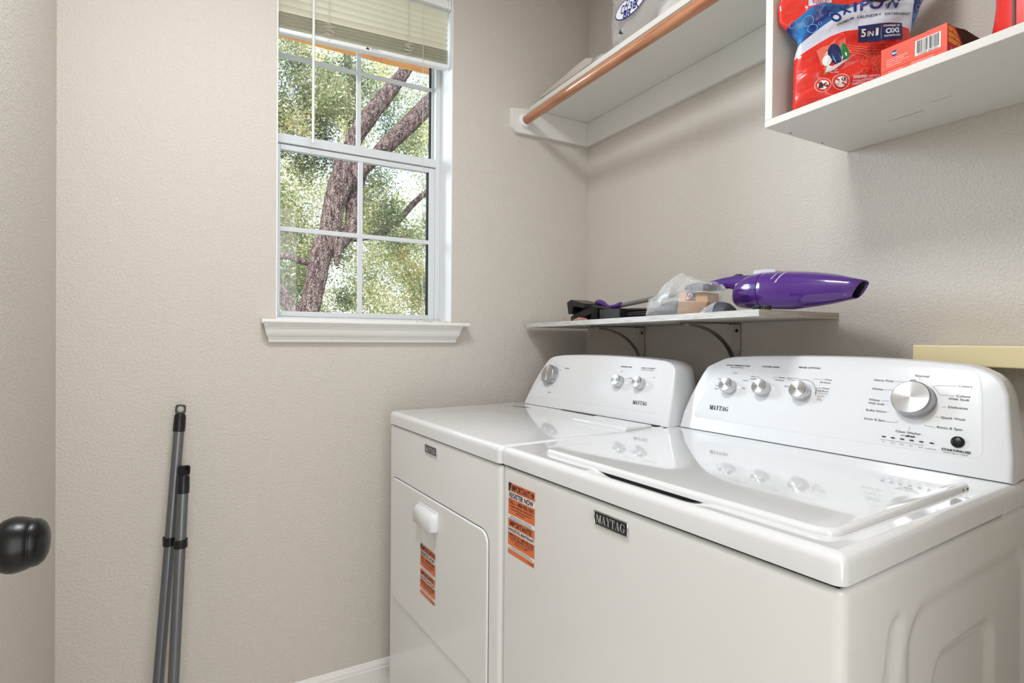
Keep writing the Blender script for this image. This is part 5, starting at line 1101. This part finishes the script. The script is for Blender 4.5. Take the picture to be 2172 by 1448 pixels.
def tree(name, limbs, lab, par=None):
    mb = MB(); rnd = random.Random(7)
    for pts in limbs:
        P = [Vector(p[:3]) for p in pts]; Rr = [p[3] for p in pts]; sp = []; sr = []
        for i in range(len(P) - 1):
            p0 = P[max(i - 1, 0)]; p1_ = P[i]; p2_ = P[i + 1]; p3 = P[min(i + 2, len(P) - 1)]
            for k in range(5):
                q = k / 5; sp.append(.5 * ((2 * p1_) + (p2_ - p0) * q + (2 * p0 - 5 * p1_ + 4 * p2_ - p3) * q * q + (3 * p1_ - p0 - 3 * p2_ + p3) * q ** 3)); sr.append((Rr[i] * (1 - q) + Rr[i + 1] * q) * (1 + rnd.uniform(-.05, .05)))
        sp.append(P[-1]); sr.append(Rr[-1]); mb.tube(sp, sr, 18)
    return mb
Yt = 5.5
limbs = [
 [(-.55, 5.5, -.35, .26), (-.42, 5.5, .4, .17), (-.30, 5.5, 1.1, .13), (-.232, 5.5, 1.455, .122), (-.167, 5.5, 1.765, .124), (-.102, 5.5, 2.12, .134), (-.048, 5.5, 2.322, .138), (.019, 5.5, 2.526, .132), (.058, 5.5, 2.786, .132), (.126, 5.5, 3.066, .145), (.200, 5.5, 3.28, .150), (.260, 5.5, 3.50, .118), (.320, 5.5, 3.729, .098), (.448, 5.5, 3.959, .109), (.593, 5.5, 4.193, .108), (.741, 5.5, 4.402, .102), (.923, 5.5, 4.667, .090), (1.03, 5.5, 4.84, .082), (1.25, 5.5, 5.2, .075), (1.6, 5.5, 5.8, .06)],
 [(.16, 5.50, 3.06, .11), (.308, 5.45, 3.253, .105), (.539, 5.4, 3.478, .092), (.746, 5.4, 3.72, .104), (.974, 5.4, 3.971, .112), (1.209, 5.4, 4.245, .115), (1.402, 5.4, 4.47, .113), (1.9, 5.4, 5.0, .10)],
 [(.111, 5.42, 3.12, .07), (.105, 5.42, 3.30, .064), (.100, 5.45, 3.50, .050)],
 [(.0, 5.55, 2.30, .10), (.172, 5.6, 2.399, .104), (.300, 5.6, 2.586, .088), (.315, 5.6, 2.802, .080), (.312, 5.6, 3.00, .078), (.395, 5.6, 3.176, .08), (.5, 5.7, 3.5, .07)],
 [(.116, 5.42, 2.38, .075), (.095, 5.40, 2.20, .05), (.077, 5.40, 2.05, .022)],
 [(-.10, 5.5, 2.08, .05), (-.235, 5.5, 2.082, .045), (-.366, 5.5, 2.10, .042), (-.496, 5.5, 2.145, .042), (-.70, 5.5, 2.10, .04)],
 [(-.30, 5.5, 1.30, .10), (-.389, 5.5, 1.436, .083), (-.493, 5.5, 1.584, .078), (-.595, 5.5, 1.743, .075), (-.75, 5.5, 1.91, .072), (-1.0, 5.5, 2.3, .06)],
]
oak = empty('oak_tree', (-.5, 5.5, -.3)); tag(oak, 'large live oak with a forked leaning trunk right outside the window', 'tree')
P2(tree('t', limbs, '').build('trunk', 'bark', oak, angle=70), oak)
bt_ = empty('background_oak_tree', (.9, 8, -.3)); tag(bt_, 'thinner upright oak trunk farther behind the forked oak outside the window', 'tree')
P2(tree('t', [[(0, 8, -.3, .16), (.155, 8, 1.55, .13), (.33, 8, 2.45, .12), (.55, 8, 3.2, .11), (.855, 8, 4.70, .10), (.834, 8, 4.989, .097), (.851, 8, 5.378, .082), (.83, 8, 5.663, .072), (.772, 8, 5.937, .062), (.733, 8, 6.4, .05)], [(.85, 8, 5.35, .05), (.60, 8, 5.05, .035), (.30, 8, 4.85, .025)], [(.45, 8, 2.8, .06), (1.3, 7.6, 2.95, .055), (1.9, 7.4, 3.6, .05), (2.5, 7.4, 4.0, .04)]], '').build('trunk', 'bark', bt_, angle=70), bt_)
def leaves(name, mat_, n_, clusters, size, parent, seed, hue):
    r = np.random.RandomState(seed); C_ = np.array([c[:3] for c in clusters]); S = np.array([c[3] for c in clusters]); w_ = S ** 2; idx = r.choice(len(C_), n_, p=w_ / w_.sum())
    P = C_[idx] + r.normal(size=(n_, 3)) * (S[idx] * .45)[:, None]
    a = r.normal(size=(n_, 3)); a /= np.linalg.norm(a, axis=1)[:, None]; b = r.normal(size=(n_, 3)); b -= (b * a).sum(1)[:, None] * a; b /= np.linalg.norm(b, axis=1)[:, None]
    L = size * r.uniform(.7, 1.3, n_)[:, None]; V = np.stack([P - a * L, P - b * L * .38 + a * L * .1, P + a * L, P + b * L * .38 + a * L * .1], 1).reshape(-1, 3)
    me = bpy.data.meshes.new(name); me.vertices.add(4 * n_); me.vertices.foreach_set('co', V.ravel()); me.loops.add(4 * n_); me.loops.foreach_set('vertex_index', np.arange(4 * n_)); me.polygons.add(n_)
    me.polygons.foreach_set('loop_start', np.arange(n_) * 4); me.polygons.foreach_set('loop_total', np.full(n_, 4)); me.update(); me.validate()
    h = np.clip(hue[idx] + r.normal(size=n_) * .16, 0, 1); at_ = me.attributes.new('hue', 'FLOAT', 'FACE'); at_.data.foreach_set('value', h.astype(np.float32))
    me.materials.append(M[mat_]); o = bpy.data.objects.new(name, me); COL.objects.link(o); P2(o, parent) if False else None; o.parent = parent; P2(o, parent); o['kind'] = 'stuff'; return o
r = np.random.RandomState(5)
cl1 = [(r.uniform(-2.2, 3.6), r.uniform(6.2, 7.8), r.uniform(1.0, 6.8), r.uniform(.18, .42)) for _ in range(170)]
cl1 = [c for c in cl1 if not (c[0] > .9 + (c[2] - 4.2) * .2 and c[2] > 3.9 and r.rand() < .55)]
cl1 += [(-.25 + r.uniform(-.55, .5), r.uniform(6.8, 7.8), 4.65 + r.uniform(-.6, .7), r.uniform(.2, .35)) for _ in range(16)]
leaves('foliage', 'leaf', 128000, cl1, .026, oak, 1, r.uniform(.15, .75, len(cl1)))
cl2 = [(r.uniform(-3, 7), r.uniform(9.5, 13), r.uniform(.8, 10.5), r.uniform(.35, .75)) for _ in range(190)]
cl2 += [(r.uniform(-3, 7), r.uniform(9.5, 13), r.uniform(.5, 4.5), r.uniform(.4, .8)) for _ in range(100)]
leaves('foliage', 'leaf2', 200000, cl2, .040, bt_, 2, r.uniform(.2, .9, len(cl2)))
